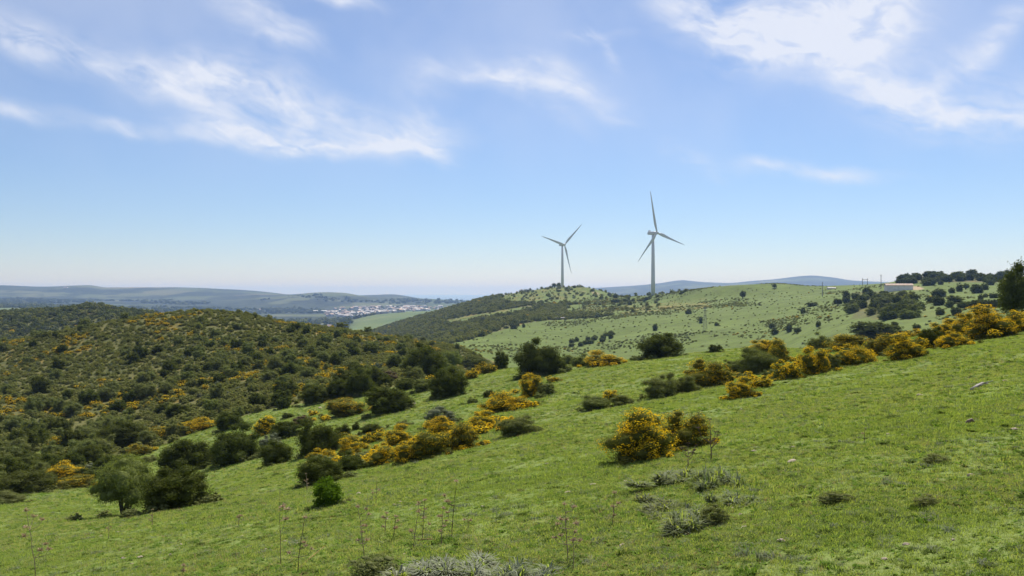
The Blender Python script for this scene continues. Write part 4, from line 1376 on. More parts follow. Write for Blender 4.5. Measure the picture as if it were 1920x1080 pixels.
# unit tufts: about one metre across when scaled by one
TUF = ([tuft(60 + k, M['grass1'], 26, .42, .035, .7, .5) for k in range(4)]
       + [tuft(70 + k, M['grass2'], 20, .48, .03, .8, .5) for k in range(2)]
       + [rosette(80 + k, M['grassdk'], 14, .5, .16) for k in range(2)]
       + [tuft(90, M['dry'], 8, .75, .018, .9, .45)]
       + [tuft(95, M['greyherb'], 18, .5, .03, .8, .5)]
       + [rosette(99, M['herb'], 80, .42, .07), tuft(97, M['herb'], 60, .22, .03, 1.0, .55)])
rg_ = np.random.default_rng(77)
PTS, SCL, ROT, IDX = [], [], [], []
for (y0, y1, dens_, s0, s1) in ((4.2, 9, 950, .06, .15), (9, 16, 340, .09, .19), (16, 28, 120, .12, .26), (28, 50, 40, .18, .36), (50, 110, 10, .3, .6)):
    area = 0.5 * (y1 ** 2 - y0 ** 2) * 1.30
    n_ = int(area * dens_)
    Y = np.sqrt(rg_.uniform(y0 ** 2, y1 ** 2, n_)); u = rg_.uniform(-110, 2030, n_)
    X = (u - U0) / F_PX * Y; z = ground(X, Y); v = V0 - z * F_PX / Y
    ok = (v < 1130)
    if y1 > 40: ok &= scrubness(u, v, Y) < .5
    patch_ = fbm(X / 1.6, Y / 1.6, 3, 41)
    ok &= rg_.random(n_) < np.clip(.95 + .8 * patch_, .6, 1)
    X, Y, z, patch_ = X[ok], Y[ok], z[ok], patch_[ok]
    n_ = len(X)
    s = rg_.uniform(s0, s1, n_) * (1 + .3 * patch_)
    pz = fbm(X / 3.5, Y / 3.5, 3, 43)
    r1 = rg_.random(n_)
    idx = np.where(r1 < .50 - 1.1 * pz, rg_.integers(0, 4, n_), rg_.integers(4, 6, n_))
    r2 = rg_.random(n_)
    idx = np.where(r2 < .22 + .25 * pz, rg_.integers(6, 8, n_), idx)
    idx = np.where((r2 > .5) & (r2 < .55), rg_.integers(10, 12, n_), idx)
    idx = np.where((r2 > .965) & (pz > -.25), 8, idx)
    idx = np.where((r2 > .90) & (r2 <= .965), 9, idx)
    big = (rg_.random(n_) < .012) & (fbm(X / 2.2, Y / 2.2, 3, 47) > 0)
    idx = np.where(big, rg_.integers(10, 12, n_), idx); s = np.where(big, s * 1.5, s)
    hz = np.where(rg_.random(n_) < .03, 1.3, 1.0) * rg_.uniform(.4, .8, n_)
    PTS.append(np.stack([X, Y, z - .005], 1)); SCL.append(np.stack([s, s, s * hz], 1))
    ROT.append(np.stack([rg_.normal(0, .12, n_), rg_.normal(0, .12, n_), rg_.uniform(0, 6.28, n_)], 1)); IDX.append(idx)
PTS, SCL, ROT, IDX = map(np.concatenate, (PTS, SCL, ROT, IDX))
print('grass', len(PTS))
scatter('grass', PTS, SCL, ROT, IDX, TUF, 'short green pasture grass and herbs covering the near slope', 'grass')

# small weeds, and pebbles, strewn over the pasture
def strew(name, n_, size, hr, protos, label, cat, seed, ymax=60, clump=0.0, sink=.02):
    g_ = np.random.default_rng(seed)
    Y = 4.5 + (ymax - 4.5) * g_.random(n_) ** 1.35; u = g_.uniform(-80, 2000, n_)
    X = (u - U0) / F_PX * Y
    z = ground(X, Y); v = V0 - z * F_PX / Y
    ok = (scrubness(u, v, Y) < .4) & (v < 1120) & (fbm(X / 2.5, Y / 2.5, 3, seed) > clump)
    X, Y, z = X[ok], Y[ok], z[ok]; n_ = len(X)
    s_ = g_.uniform(size[0], size[1], n_) * (.8 + Y / 60)
    scatter(name, np.stack([X, Y, z - sink * s_], 1), np.stack([s_, s_ * g_.uniform(.6, 1, n_), s_ * g_.uniform(*hr, n_)], 1),
            np.stack([g_.normal(0, .1, n_), g_.normal(0, .1, n_), g_.uniform(0, 6.28, n_)], 1), g_.integers(0, len(protos), n_), protos, label, cat)


WEED = ([clump_mesh(s_, m_, 260) for s_, m_ in ((11, M['greyherb']), (12, M['greyherb']), (13, M['herb']))] if False else
        [tuft(150, M['herb'], 70, .45, .05, .9, .45), tuft(151, M['greyherb'], 80, .55, .035, .8, .45), tuft(152, M['grassdk'], 70, .5, .06, .9, .45),
         tuft(153, M['greyherb'], 60, .4, .05, 1.0, .5), tuft(154, M['greyherb'], 90, .30, .04, 1.0, .5), tuft(155, M['dry'], 12, .5, .02, 1.2, .3)])
strew('weeds', 3200, (.08, .26), (.3, .6), WEED, 'low dark and grey-green weeds strewn through the pasture grass', 'weeds', 61, 60, -.05)


# ------------------------------------------------------------------ grey grass clumps and low herbs on the pasture
def clump_mesh(seed, mat, nb, h=1.0, dome=True):
    rg_ = np.random.default_rng(seed)
    Vs, q4, q3 = [], [], []
    sub = [(rg_.normal(0, .24), rg_.normal(0, .24), rg_.uniform(.07, .17), rg_.uniform(.45, 1)) for _ in range(15)]
    for k in range(nb):
        kk = int(rg_.integers(0, len(sub))); sx, sy, sr, sh = sub[kk]
        a = rg_.uniform(0, 6.28); q = sr * math.sqrt(rg_.random())
        hh = (1 - (q / (sr * 1.25)) ** 2) * rg_.uniform(.4, 1.0) * h * sh
        b = np.array([sx + math.cos(a) * q, sy + math.sin(a) * q, rg_.uniform(-.05, .25) * hh])
        d = a + rg_.normal(0, 1.2); ln = rg_.uniform(.05, .16)
        dv = np.array([math.cos(d), math.sin(d), 0]); sd = np.array([-math.sin(d), math.cos(d), 0]) * rg_.uniform(.006, .014)
        m1 = b + dv * ln * .5 + np.array([0, 0, hh * .6]); tp = b + dv * ln * 1.5 + np.array([0, 0, hh * rg_.uniform(.45, .95)])
        o = len(Vs); Vs += [b - sd, b + sd, m1 + sd, m1 - sd, tp]
        q4.append([o, o + 1, o + 2, o + 3]); q3.append([o + 3, o + 2, o + 4])
    pick = rg_.choice([0, 0, 0, 1, 2], nb) if mat is not M['grey'] else rg_.choice([0, 0, 0, 0, 2], nb)
    return mesh_arrays('clump', np.array(Vs), [np.array(q4), np.array(q3)], None, mats=[mat, M['grass2'], M['grass1']], midx=list(pick) + list(pick))


CL = [clump_mesh(s, M['greyherb'], 2600) for s in (1, 2, 3)]
CLB = [clump_mesh(s, M['grey'], 2800) for s in (6, 7, 8)]
HB = [crown_mesh('clump', s, M['green'], 9, 2600, .05, .35, flat=1.0, core=.5, fuzz=1.0, sprigs=80)[0] for s in (4, 5)]
CLUMPS = [
    (1290, 905, 130, 26, 0, 'silvery-grey dry grass clump around the left dead seed stalk below the large gorse'),
    (1360, 912, 120, 44, 0, 'silvery-grey dry grass clump under the right dead seed stalk'),
    (1250, 960, 110, 28, 0, 'silvery grass clump left of the brown leafy clump in the near pasture'),
    (1300, 1000, 150, 40, 0, 'wide silvery grass clump nearest the viewer right of centre'),
    (1400, 950, 110, 24, 0, 'faint silvery grass clump right of the brown leafy clump'),
    (1345, 985, 62, 42, 1, 'dark leafy clump with pale tips amid silvery grass'),
    (1765, 868, 66, 22, 1, 'low grey-green herb clump far right on the near pasture'),
    (1574, 946, 74, 28, 1, 'low grey-green herb clump on the lower right pasture'),
    (1742, 950, 58, 26, 1, 'low brownish herb clump right of its neighbour on the lower right pasture'),
    (700, 1085, 120, 40, 1, 'dark leafy clump with pale leaves at the bottom edge'),
    (790, 1092, 150, 50, 0, 'pale grass clump at the bottom edge, left'),
    (880, 1090, 170, 52, 0, 'tall pale grass clump at the bottom edge, middle'),
    (975, 1098, 130, 50, 0, 'pale grass clump at the bottom edge, right'),
]
for k, (u, v, wp, hp, ty, lab) in enumerate(CLUMPS):
    X, Y, z = at(u, v, 3.0, 60)
    wm = wp * Y / F_PX
    o = link('grass_clump' if ty == 0 else 'herb_clump', ((CLB if v > 1080 else CL)[k % 3] if ty == 0 else HB[k % 2]))
    o.location = (X, Y + wm * .3, float(ground(X, Y + wm * .3)) - .02)
    o.rotation_euler = (0, 0, k * 1.3)
    o.scale = (wm * 1.15, wm * 0.8, hp * Y / F_PX * (1.15 if ty == 0 else 1.0))
    tag(o, lab, 'grass clump' if ty == 0 else 'herb')

# ------------------------------------------------------------------ dead stalks
def stalk(u, vb, vt, lean, heads, label, kind='thistle', dark=False, seed=0):
    rg_ = random.Random(seed)
    X, Y, z = at(u, vb, 3.0, 80)
    H = (vb - vt) * Y / F_PX
    root = bpy.data.objects.new({'thistle': 'dead_thistle', 'fennel': 'dead_fennel', 'stalk': 'dry_stalk'}[kind], None)
    COL.objects.link(root); root.location = (X, Y, z)
    tag(root, label, 'dead plant')
    lx = lean * Y / F_PX
    mb = MB()
    n_ = 7
    pts = [(lx * (k / n_) ** 1.4 + rg_.uniform(-.008, .008) * H * (k > 0), rg_.uniform(-.01, .01) * H, H * k / n_ - (.03 if k == 0 else 0)) for k in range(n_ + 1)]
    r0 = {'thistle': .0060, 'fennel': .0085, 'stalk': .0045}[kind] * max(1.0, Y / 11)
    mb.tube(pts, [r0 * (1 - .6 * k / n_) for k in range(n_ + 1)], 5)
    link('stem', mb.mesh('stem', M['stalkdk' if dark else 'stalk'], True), root)
    tips = [pts[-1]] if kind != 'stalk' else []
    for k in range(heads):
        t_ = rg_.uniform(.3, .88) if kind != 'fennel' else rg_.uniform(.28, .6)
        b = Vector(pts[int(t_ * n_)]); a = rg_.uniform(0, 6.28)
        ll = H * rg_.uniform(.12, .32) * (1.6 if kind == 'fennel' else 1)
        sx = math.cos(a) * ll * .75
        e = b + Vector((sx, math.sin(a) * ll * .75, ll * (.9 if kind == 'fennel' else .45)))
        mid = (b + e) / 2 + Vector((sx * .25, 0, -ll * .1))
        mb = MB(); mb.tube([b, mid, e], [r0 * .6, r0 * .5, r0 * .35], 4)
        link('branch', mb.mesh('branch', M['stalkdk' if dark else 'stalk']), root)
        tips.append(e)
    hs_ = H * .045 if kind != 'fennel' else H * .05
    hs_ = max(hs_, .028)
    for e in tips:
        e = Vector(e)
        P_, N_ = [], []
        g_ = np.random.default_rng(seed + int(abs(e.x) * 1000) + int(e.z * 777))
        nn = 34
        d = g_.normal(size=(nn, 3)); d[:, 2] = np.abs(d[:, 2]) * .8 - .15; d /= np.linalg.norm(d, axis=1, keepdims=True)
        base = np.array(e[:])
        if kind == 'fennel':
            d[:, 2] *= .5
        s1_ = np.cross(d, g_.normal(size=(nn, 3))); s1_ /= np.linalg.norm(s1_, axis=1, keepdims=True)
        L_ = hs_ * g_.uniform(.6, 1.3, (nn, 1))
        V = np.stack([base + s1_ * hs_ * .16, base - s1_ * hs_ * .16, base + d * L_ * 1.0 - s1_ * hs_ * .10, base + d * L_ * 1.15 + s1_ * hs_ * .10], 1).reshape(-1, 3)
        me = mesh_arrays('seed_head', V, np.arange(nn * 4).reshape(-1, 4), M['stalkdk' if kind == 'fennel' else 'seed'])
        link('seed_head', me, root)
    return root


STALKS = [
    (67, 1082, 957, -17, 7, 'tall pale dead thistle at the far left bottom corner', 'thistle', False),
    (527, 1060, 916, -3, 3, 'tall bare brown stalk left of the bottom centre', 'stalk', True),
    (559, 1074, 970, 13, 4, 'leaning dead stalk just right of the tall bare one', 'thistle', True),
    (683, 1046, 950, -12, 8, 'branched dead thistle with many pale heads left of the bottom centre', 'thistle', False),
    (722, 1000, 962, 3, 3, 'small dead thistle right of the branched one', 'thistle', False),
    (738, 1010, 968, 5, 4, 'short dead thistle with dark heads near the bottom centre', 'thistle', True),
    (776, 1030, 960, 8, 3, 'thin dead thistle near the bottom centre', 'thistle', False),
    (792, 1012, 938, 5, 5, 'dead thistle with clustered heads near the bottom centre', 'thistle', True),
    (828, 1020, 953, 3, 5, 'pale dead thistle left of the dark slim stalk', 'thistle', False),
    (847, 1010, 902, 9, 4, 'slim dark stalk with few heads near the bottom centre', 'thistle', True),
    (878, 990, 962, 0, 2, 'very small dry stalk right of the slim dark one', 'stalk', False),
    (1064, 1052, 945, -6, 9, 'bushy pinkish dead thistle below the centre', 'thistle', False),
    (1075, 1070, 1000, 1, 1, 'short thin stem beside the bushy pinkish thistle', 'stalk', False),
    (1149, 986, 924, 3, 3, 'thin dead stalk left of the silvery clumps', 'thistle', True),
    (1290, 876, 831, 0, 6, 'short dead fennel with spreading branches under the large gorse', 'fennel', False),
    (1333, 862, 786, -2, 5, 'tall dead fennel with dark seed heads right of the large gorse', 'fennel', True),
    (205, 1010, 970, 0, 2, 'thin dry stalk in front of the olive tree', 'stalk', False),
    (286, 985, 955, 1, 3, 'small dead thistle in front of the rounded dark bush', 'thistle', False),
    (448, 985, 966, 2, 3, 'small pale thistle right of the rounded dark bush', 'thistle', False),
    (576, 922, 888, -2, 4, 'pale dead thistle at the dark lower end of the long bank', 'thistle', False),
    (705, 945, 893, 2, 3, 'thin pale stalk right of the fresh green bush', 'stalk', False),
    (1620, 828, 800, 2, 1, 'thin short stem on the right pasture', 'stalk', True),
    (343, 1076, 1060, 2, 4, 'low pale thistle at the bottom edge left', 'thistle', False),
]
for k, s in enumerate(STALKS):
    stalk(*s, seed=k * 13 + 5)


def lying(u1, v1, u2, v2, r, label, nm, cat, mat, side=0):
    a = Vector(at(u1, v1, 3, 120)); b = Vector(at(u2, v2, 3, 120))
    mb = MB()
    up = Vector((0, 0, r * .9))
    pts = [a + up, a.lerp(b, .3) + up * 1.6, a.lerp(b, .65) + up * 2.2, b + up * 1.2]
    for i in (1, 2):
        pts[i].z = float(ground(pts[i].x, pts[i].y)) + r * (1.2 + i * .6)
    pts = [p - a for p in pts]
    mb.tube(pts, [r, r * 1.1, r * .9, r * .4], 7)
    for k in range(side):
        q = pts[1 + k]; mb.tube([q, q + Vector((r * 5 * (k + .6), r * 4 * (k - .5), r * 1.5))], [r * .5, r * .2], 5)
    tag(link(nm, mb.mesh(nm, mat, True), loc=a), label, cat)


lying(783, 1013, 822, 1014, .008, 'pale straight dry stem lying on the grass near the bottom centre', 'fallen_straw', 'straw', M['dry'])
lying(562, 1065, 612, 1022, .006, 'long pale stem lying slantwise left of the branched thistle', 'fallen_straw', 'straw', M['dry'])
lying(1821, 733, 1852, 722, .035, 'weathered grey branch lying on the upper right pasture', 'fallen_branch', 'branch', M['wood'], 2)
lying(1812, 797, 1827, 795, .03, 'short reddish stick lying on the right pasture', 'fallen_branch', 'branch', M['stalk'], 0)

# ------------------------------------------------------------------ stones
def stone_mesh(seed):
    rg_ = random.Random(seed)
    bm = bmesh.new(); bmesh.ops.create_icosphere(bm, subdivisions=2, radius=.5)
    for _ in range(7):
        nrm = Vector((rg_.uniform(-1, 1), rg_.uniform(-1, 1), rg_.uniform(-.4, 1))).normalized(); dd = rg_.uniform(.28, .42)
        for v in bm.verts:
            k = v.co.dot(nrm) - dd
            if k > 0: v.co -= nrm * k
    for v in bm.verts:
        v.co += Vector([rg_.uniform(-.02, .02) for _ in range(3)])
    me = bpy.data.meshes.new('stone'); bm.to_mesh(me); bm.free(); me.materials.append(M['stone'])
    return me


STN = [stone_mesh(k) for k in range(5)]
PEB = STN
strew('pebbles', 900, (.03, .09), (.4, .6), PEB, 'small ochre pebbles strewn through the pasture grass', 'pebbles', 63, 45, .0, .0)
STONES = [
    (1113, 909, 15, 'flat tan stone in the near pasture left below the large gorse'), (1064, 924, 14, 'tan stone with dark hollow beside it, left of the flat tan stone'),
    (1159, 877, 9, 'small stone just below the large near gorse, left'), (1179, 873, 9, 'small stone just below the large near gorse, right'),
    (1026, 870, 8, 'small ochre stone right of the long gorse bank'), (1174, 902, 9, 'small orange stone below the pair under the large gorse'),
    (1413, 846, 11, 'pinkish stone right of the tall dead fennel'), (1058, 759, 5, 'tiny white stone left of the small central gorse'),
    (1331, 763, 6, 'tiny stone below the large green broom'), (1390, 768, 8, 'pale stone below the bright gorse pair'),
    (1368, 927, 10, 'pale stone among the silvery clumps'), (1484, 866, 18, 'largest pinkish stone in the right near pasture'),
    (1492, 857, 8, 'small stone behind the largest pinkish stone'), (1665, 814, 9, 'red-brown stone on the right pasture'),
    (1692, 817, 9, 'pale stone right of the red-brown one'), (1851, 854, 11, 'rounded tan stone near the right edge'),
    (1902, 806, 16, 'flat tan stone at the right edge of the pasture'), (1821, 892, 16, 'flat brownish stone on the lower right pasture'),
    (1619, 980, 10, 'pinkish stone low on the right pasture'), (1465, 1015, 18, 'brown flat stone near the bottom right of centre'),
    (1521, 867, 8, 'orange-brown stone right of the largest pinkish stone'), (1575, 815, 6, 'tiny white stone on the right pasture'),
    (746, 910, 9, 'white and dark stone below the middle of the long bank'), (673, 926, 11, 'flat pale stone right of the fresh green bush'),
    (740, 947, 10, 'ochre stone right below the fresh green bush, left of two'), (751, 941, 8, 'ochre stone right below the fresh green bush, right of two'),
    (904, 950, 10, 'ochre stone in the near pasture left of centre'), (777, 758, 9, 'pale stone on the upper grass strip under the tallest dark bush'),
    (601, 765, 8, 'pale stone at the left of the upper grass strip'), (1885, 714, 10, 'pale stone high on the right pasture'),
    (1724, 741, 13, 'flat pale stone below the bright round gorse'), (1632, 739, 6, 'tiny ochre stone on the upper right pasture'),
    (223, 998, 8, 'small stone in front of the olive tree, right of two'), (190, 1005, 9, 'small stone in front of the olive tree, left of two'),
    (232, 1048, 13, 'orange stone on the lower left grass, left of two'), (263, 1045, 14, 'pale stone on the lower left grass, right of two'),
    (318, 1040, 8, 'small ochre stone on the lower left grass'), (341, 1021, 8, 'small pale stone below the rounded dark bush'),
]
for k, (u, v, wp, lab) in enumerate(STONES):
    X, Y, z = at(u, v, 3, 150)
    s = wp * Y / F_PX * 1.15
    o = link('stone', STN[k % 5], loc=(X, Y, z + s * .05))
    o.scale = (s, s * .8, s * random.uniform(.35, .55)); o.rotation_euler = (random.uniform(-.2, .2), random.uniform(-.2, .2), random.uniform(-.5, .5))
    tag(o, lab, 'stone')

# ------------------------------------------------------------------ wind turbines
def blade_mesh(L):
    st = [(0, 1.0, 1.0, 0), (.02, 1.0, 1.0, 0), (.06, 1.15, .85, 14), (.12, 1.75, .55, 16), (.20, 2.05, .38, 13), (.32, 1.75, .27, 9), (.5, 1.3, .19, 5),
          (.7, .9, .13, 2), (.88, .55, .08, 0), (.97, .3, .05, 0), (1.0, .08, .02, 0)]
    bm = bmesh.new(); prev = None; first = None
    for t, ch, th, tw in st:
        ring = []
        ch *= .95 * L / 45 * 1.9 / 1.9; th_ = th * .95
        for k in range(14):
            a = 2 * math.pi * k / 14
            x = math.cos(a) * ch - (ch - .95) * .45 * (1 if ch > .95 else 0)
            y = math.sin(a) * th_ * (1 if math.cos(a) > 0 else .6 + .4 * (1 + math.cos(a)))
            r_ = R(tw)
            ring.append(bm.verts.new((x * math.cos(r_) - y * math.sin(r_), x * math.sin(r_) + y * math.cos(r_) - 1.3 * t * t, t * L + 1.2)))
        if prev:
            for k in range(14): bm.faces.new((prev[k], prev[(k + 1) % 14], ring[(k + 1) % 14], ring[k]))
        else: first = ring
        prev = ring
    bm.faces.new(first[::-1]); bm.faces.new(prev)
    bmesh.ops.recalc_face_normals(bm, faces=bm.faces)
    me = bpy.data.meshes.new('blade'); bm.to_mesh(me); bm.free(); me.materials.append(M['steel'])
    for p_ in me.polygons: p_.use_smooth = True
    return me


BL = blade_mesh(44.0)


def turbine(u, vhub, vbase, Y, c_, theta, label):
    X = (u - U0) / F_PX * Y
    zh = (V0 - vhub) * Y / F_PX
    zb = (V0 - vbase) * Y / F_PX - 2
    root = bpy.data.objects.new('wind_turbine', None); COL.objects.link(root)
    root.location = (X, Y, zb)
    tag(root, label, 'wind turbine', 'wind turbines on the hills')
    H = zh - zb
    mb = MB()
    mb.tube([(0, 0, 0), (0, 0, H * .33), (0, 0, H * .66), (0, 0, H - 1.6)], [2.35, 2.05, 1.75, 1.4], 28)
    link('tower', mb.mesh('tower', M['steel'], True), root)
    mb = MB(); mb.tube([(0, 0, -.5), (0, 0, 1.6)], [4.5, 4.2], 24)
    link('foundation', mb.mesh('foundation', M['tilepale']), root)
    yaw = math.acos(c_)        # angle between rotor axis and the sight line
    ax = Vector((math.sin(yaw), -math.cos(yaw), 0))      # rotor points towards the viewer's right
    head = bpy.data.objects.new('nacelle', None)
    q = ax.to_track_quat('-Y', 'Z')
    # nacelle body along local -Y = rotor axis
    bm = bmesh.new()
    prof = [(-4.2, 1.25, 1.3), (-2.5, 1.75, 1.75), (2.5, 1.8, 1.85), (6.2, 1.65, 1.6), (7.0, 1.2, 1.2)]
    prev = None
    for y, hw, hh in prof:
        ring = []
        for k in range(16):
            a = 2 * math.pi * k / 16
            cx_, sx_ = math.cos(a), math.sin(a)
            e = .55
            ring.append(bm.verts.new((hw * math.copysign(abs(cx_) ** e, cx_), y, hh * math.copysign(abs(sx_) ** e, sx_))))
        if prev:
            for k in range(16): bm.faces.new((prev[k], prev[(k + 1) % 16], ring[(k + 1) % 16], ring[k]))
        else: bm.faces.new(ring)
        prev = ring
    bm.faces.new(prev[::-1])
    bmesh.ops.recalc_face_normals(bm, faces=bm.faces)
    me = bpy.data.meshes.new('nacelle'); bm.to_mesh(me); bm.free(); me.materials.append(M['steel'])
    nac = link('nacelle', me, root); nac.location = (0, 0, H); nac.rotation_mode = 'QUATERNION'; nac.rotation_quaternion = q
    mb = MB(); mb.box((0, 5.0, 2.35), (2.2, 1.6, 1.1)); mb.box((0, 4.9, 3.05), (2.6, .3, .6))
    link('cooler', mb.mesh('cooler', M['steel']), nac)
    mb = MB()
    mb.tube([(0, -4.2, 0), (0, -4.9, 0), (0, -6.4, 0), (0, -7.2, 0), (0, -7.6, 0)], [1.5, 1.75, 1.6, 1.0, .25], 20)
    hub = link('hub', mb.mesh('hub', M['steel'], True), root); hub.location = (0, 0, H); hub.rotation_mode = 'QUATERNION'; hub.rotation_quaternion = q
    # blades turn about the rotor axis; seen from the viewer, theta is clockwise from straight up
    for k in range(3):
        th = R(theta + 120 * k)
        b = link('blade', BL, root)
        Mx = q.to_matrix().to_4x4() @ Matrix.Translation((0, -5.6, 0)) @ Matrix.Rotation(th, 4, 'Y')
        b.matrix_local = Matrix.Translation((0, 0, H)) @ Mx @ Matrix.Rotation(R(-14), 4, 'Z')
    return root


turbine(1224.5, 437, 556, 45 * F_PX / 79.0, .77, -15, 'nearer, taller white wind turbine rising behind the green saddle')
turbine(1054.5, 459, 539, 45 * F_PX / 56.0, .84, 45, 'farther, smaller white wind turbine on the hilltop beside two small trees')

# ------------------------------------------------------------------ buildings
def gable(L, W, H, RH, wallm=None, roofm=None, over=.4):
    """walls and roof meshes of a plain gabled building, length along X"""
    mb = MB()
    x, y = L / 2, W / 2
    for s in (-1, 1):
        mb.quad((-x, s * y, -1.5), (x, s * y, -1.5), (x, s * y, H), (-x, s * y, H))
        mb.bm.faces.new([mb.bm.verts.new(q) for q in ((s * x, -y, -1.5), (s * x, y, -1.5), (s * x, y, H), (s * x, 0, H + RH), (s * x, -y, H))])
    walls = mb.mesh('walls', wallm or M['wall'])
    mb = MB()
    t_ = .18
    for s in (-1, 1):
        a = (y + over); zz = H - RH * over / y
        p0 = [(-x - over, s * a, zz), (x + over, s * a, zz), (x + over, 0, H + RH), (-x - over, 0, H + RH)]
        up_ = [(p_[0], p_[1], p_[2] + t_) for p_ in p0]
        lo = [(p_[0], p_[1], p_[2] + .01) for p_ in p0]
        vs = [mb.bm.verts.new(q) for q in lo + up_]
        for f in ((0, 1, 2, 3), (4, 5, 6, 7), (0, 1, 5, 4), (1, 2, 6, 5), (2, 3, 7, 6), (3, 0, 4, 7)): mb.bm.faces.new([vs[i] for i in f])
    roof = mb.mesh('roof', roofm or M['tile'])
    return walls, roof


def building(name, u, v, wpx, hpx, label, cat='building', roofm=None, wallm=None, rot=0.0, depth=.45, rh=.3, doors=0, ymin=200, ymax=6000):
    X, Y, z = at(u, v, ymin, ymax)
    L = wpx * Y / F_PX; Ht = hpx * Y / F_PX
    H = Ht * (1 - rh)
    wl, rf = gable(L, L * depth, H, Ht * rh, wallm, roofm)
    root = bpy.data.objects.new(name, None); COL.objects.link(root)
    root.location = (X, Y + L * depth / 2, z); root.rotation_euler = (0, 0, rot)
    tag(root, label, cat)
    link('wall', wl, root); link('roof', rf, root)
    for k in range(doors):
        mb = MB(); mb.box(((k + .5 - doors / 2) * L / doors, -L * depth / 2 - .02, H * .4), (L * .05, .08, H * .5))
        link('window' if k != doors // 2 else 'door', mb.mesh('opening', M['dark_opening']), root)
    return root


building('barn', 1688, 545, 48, 13, 'long white barn with orange tiled roof on the hill at the right', 'barn', rot=R(-6), depth=.3, rh=.22, ymin=450)
building('farm_shed', 1560, 542, 14, 3.2, 'low pale shed on the green skyline left of the barn', 'shed', roofm=M['tilepale'], rh=.4, ymin=400, ymax=900)
building('stone_ruin', 1050, 599, 18, 4, 'low grey stone ruin at the edge of scrub below the farther turbine', 'ruin', roofm=M['wood'], wallm=M['wood'], rh=.2, ymin=400, ymax=1200)
building('farmhouse', 617, 616, 9, 7.5, 'small pinkish-white farmhouse at the foot of the scrub hill in the valley', 'house', depth=.8, rh=.35, ymin=1200)
building('warehouse', 599, 585, 26, 3.2, 'long low white warehouse left of the distant town', 'warehouse', roofm=M['wall'], depth=.2, rh=.3, ymin=2500)
building('warehouse', 768, 577, 26, 3.5, 'white industrial hall at the upper right of the distant town', 'warehouse', roofm=M['wall'], depth=.3, rh=.3, ymin=2800)
building('warehouse', 784, 580, 20, 3, 'white industrial hall at the right end of the distant town', 'warehouse', roofm=M['tilepale'], depth=.3, rh=.3, ymin=2800)
building('farmhouse', 268, 583, 8, 3.5, 'tiny white farmhouse beyond the left hill crest', 'house', depth=.6, ymin=1500)
building('farmhouse', 485, 582, 7, 3, 'tiny white farmhouse in the valley left of the long warehouse', 'house', depth=.6, ymin=1500)
building('farmhouse', 122, 540, 7, 2.2, 'tiny white house high on the far left ridge', 'house', depth=.6, ymin=5500, ymax=8000)

# distant town
TH = []
for k in range(4):
    wl, rf = gable(10 + 2 * k, 8 + k, 5 + 1.2 * k, 2.2 + .3 * k)
    TH.append((wl, rf))


def joined_house(k, roofm):
    wl, rf = TH[k]
    me = bpy.data.meshes.new('town_house')
    bm = bmesh.new(); bm.from_mesh(wl)
    nw = len(bm.faces)
    bm.from_mesh(rf)
    bm.faces.ensure_lookup_table()
    for i, f in enumerate(bm.faces): f.material_index = 1 if i >= nw else 0
    bm.to_mesh(me); bm.free()
    me.materials.append(M['townwall']); me.materials.append(roofm)
    return me


TM = [joined_house(k, M['tile']) for k in range(4)] + [joined_house(k, M['tilepale']) for k in (1, 3)]
rg = random.Random(3)
nh = 0
tries = 0
while nh < 280 and tries < 6000:
    tries += 1
    u = rg.gauss(705, 62) if rg.random() < .8 else rg.uniform(610, 865)
    if not 608 < u < 868: continue
    top = np.interp(u, [608, 650, 700, 800, 868], [585, 577, 576, 576, 577])
    bot = np.interp(u, [608, 640, 690, 730, 780, 868], [592, 598, 594, 588, 584, 582])
    v = rg.uniform(top, bot)
    X, Y, z = at(u, v, 2560, 4700)
    k = rg.choice([0, 1, 2, 3, 4, 4, 5, 5])
    o = link('town_house', TM[k], loc=(X, Y, z)); s = rg.uniform(.55, 1.05)
    o.scale = (s * rg.uniform(.9, 1.6), s, s); o.rotation_euler = (0, 0, rg.choice([0, .3, -.4, 1.57, 1.2]))
    side = 'left half' if u < 690 else ('middle' if u < 760 else 'right end')
    tag(o, 'tiny white house with %s roof in the %s of the distant town' % ('terracotta' if k < 4 else 'pale', side), 'house', 'houses of the distant town, %s' % side)
    nh += 1

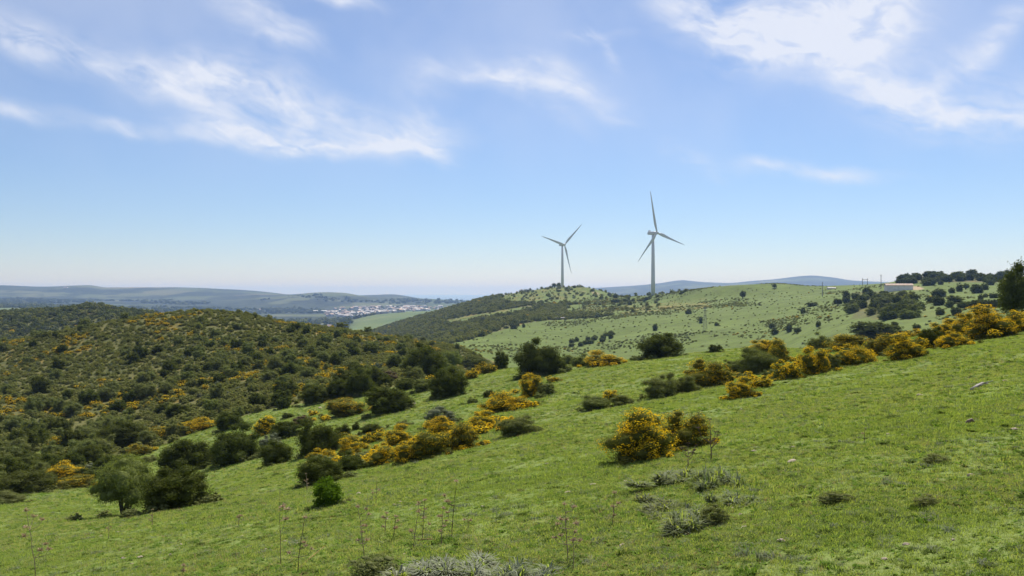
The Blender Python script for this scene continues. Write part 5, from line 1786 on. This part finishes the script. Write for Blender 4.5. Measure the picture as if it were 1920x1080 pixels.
# ------------------------------------------------------------------ power line poles
def pole(u, vb, vt, Y0, Y1, label, frame=False, wpx=0, lattice=False):
    X, Y, z = at(u, vb, Y0, Y1)
    H = (vb - vt) * Y / F_PX
    root = bpy.data.objects.new('power_pole' if not lattice else 'lattice_pylon', None); COL.objects.link(root)
    root.location = (X, Y, z - .3); tag(root, label, 'power pole' if not lattice else 'pylon')
    if frame:
        W = wpx * Y / F_PX
        for s in (-1, 1):
            mb = MB(); mb.tube([(s * W / 2, 0, 0), (s * W / 2, 0, H)], [.28, .22], 6); link('post', mb.mesh('post', M['pole']), root)
        mb = MB(); mb.box((0, 0, H * .82), (W * 1.25, .3, .3)); link('crossarm', mb.mesh('crossarm', M['pole']), root)
    elif lattice:
        b_, t_ = H * .08, H * .02
        for sx in (-1, 1):
            for sy in (-1, 1):
                mb = MB(); mb.tube([(sx * b_, sy * b_, 0), (sx * t_, sy * t_, H)], .07, 4); link('leg', mb.mesh('leg', M['pole']), root)
        nb = 9
        for k in range(nb):
            z0, z1 = H * k / nb, H * (k + 1) / nb
            w0, w1 = b_ + (t_ - b_) * k / nb, b_ + (t_ - b_) * (k + 1) / nb
            for sy in (-1, 1):
                mb = MB(); mb.tube([(-w0, sy * w0, z0), (w1, sy * w1, z1)], .035, 4); mb.tube([(w0, sy * w0, z0), (-w1, sy * w1, z1)], .035, 4)
                link('brace', mb.mesh('brace', M['pole']), root)
        for zz in (.82, .92):
            mb = MB(); mb.box((0, 0, H * zz), (H * .22, .25, .25)); link('crossarm', mb.mesh('crossarm', M['pole']), root)
    else:
        mb = MB(); mb.tube([(0, 0, 0), (0, 0, H)], [.26, .18], 6); link('post', mb.mesh('post', M['pole']), root)
        mb = MB(); mb.box((0, 0, H * .93), (H * .16, .16, .16)); link('crossarm', mb.mesh('crossarm', M['pole']), root)


pole(1622, 535, 521, 450, 1400, 'twin-post power pole on the skyline left of the barn', True, 9)
pole(1652, 541, 514, 450, 1400, 'single power pole on the skyline just left of the barn')
pole(1542, 556, 528, 450, 1400, 'thin power pole crossing the skyline farther left of the barn')
pole(1322, 617, 574, 300, 1400, 'grey lattice pylon standing on the open green hillside', lattice=True)

# ------------------------------------------------------------------ haze
m = bpy.data.materials.new('haze'); m.use_nodes = True
n = NT(m.node_tree)
pv = n.n('ShaderNodeVolumePrincipled')
pv.inputs['Color'].default_value = (0.255, 0.405, 0.78, 1)      # air scatters blue more than red
pv.inputs['Absorption Color'].default_value = (0.48, 0.38, 0.004, 1)
pv.inputs['Density'].default_value = 9.2e-5
pv.inputs['Anisotropy'].default_value = 0.25
o_ = n.n('ShaderNodeOutputMaterial'); n.set(o_.inputs['Volume'], pv.outputs[0])
mb = MB()
zlo, zhi = -172.0, 190.0
mb.box((0, 21500, (zlo + zhi) / 2), (110000, 44000, zhi - zlo))
hz = link('haze', mb.mesh('haze', m)); tag(hz, 'thin blue-grey haze lying over the valley and the far hills', 'haze', kind='stuff')
print('objects', len(bpy.data.objects))
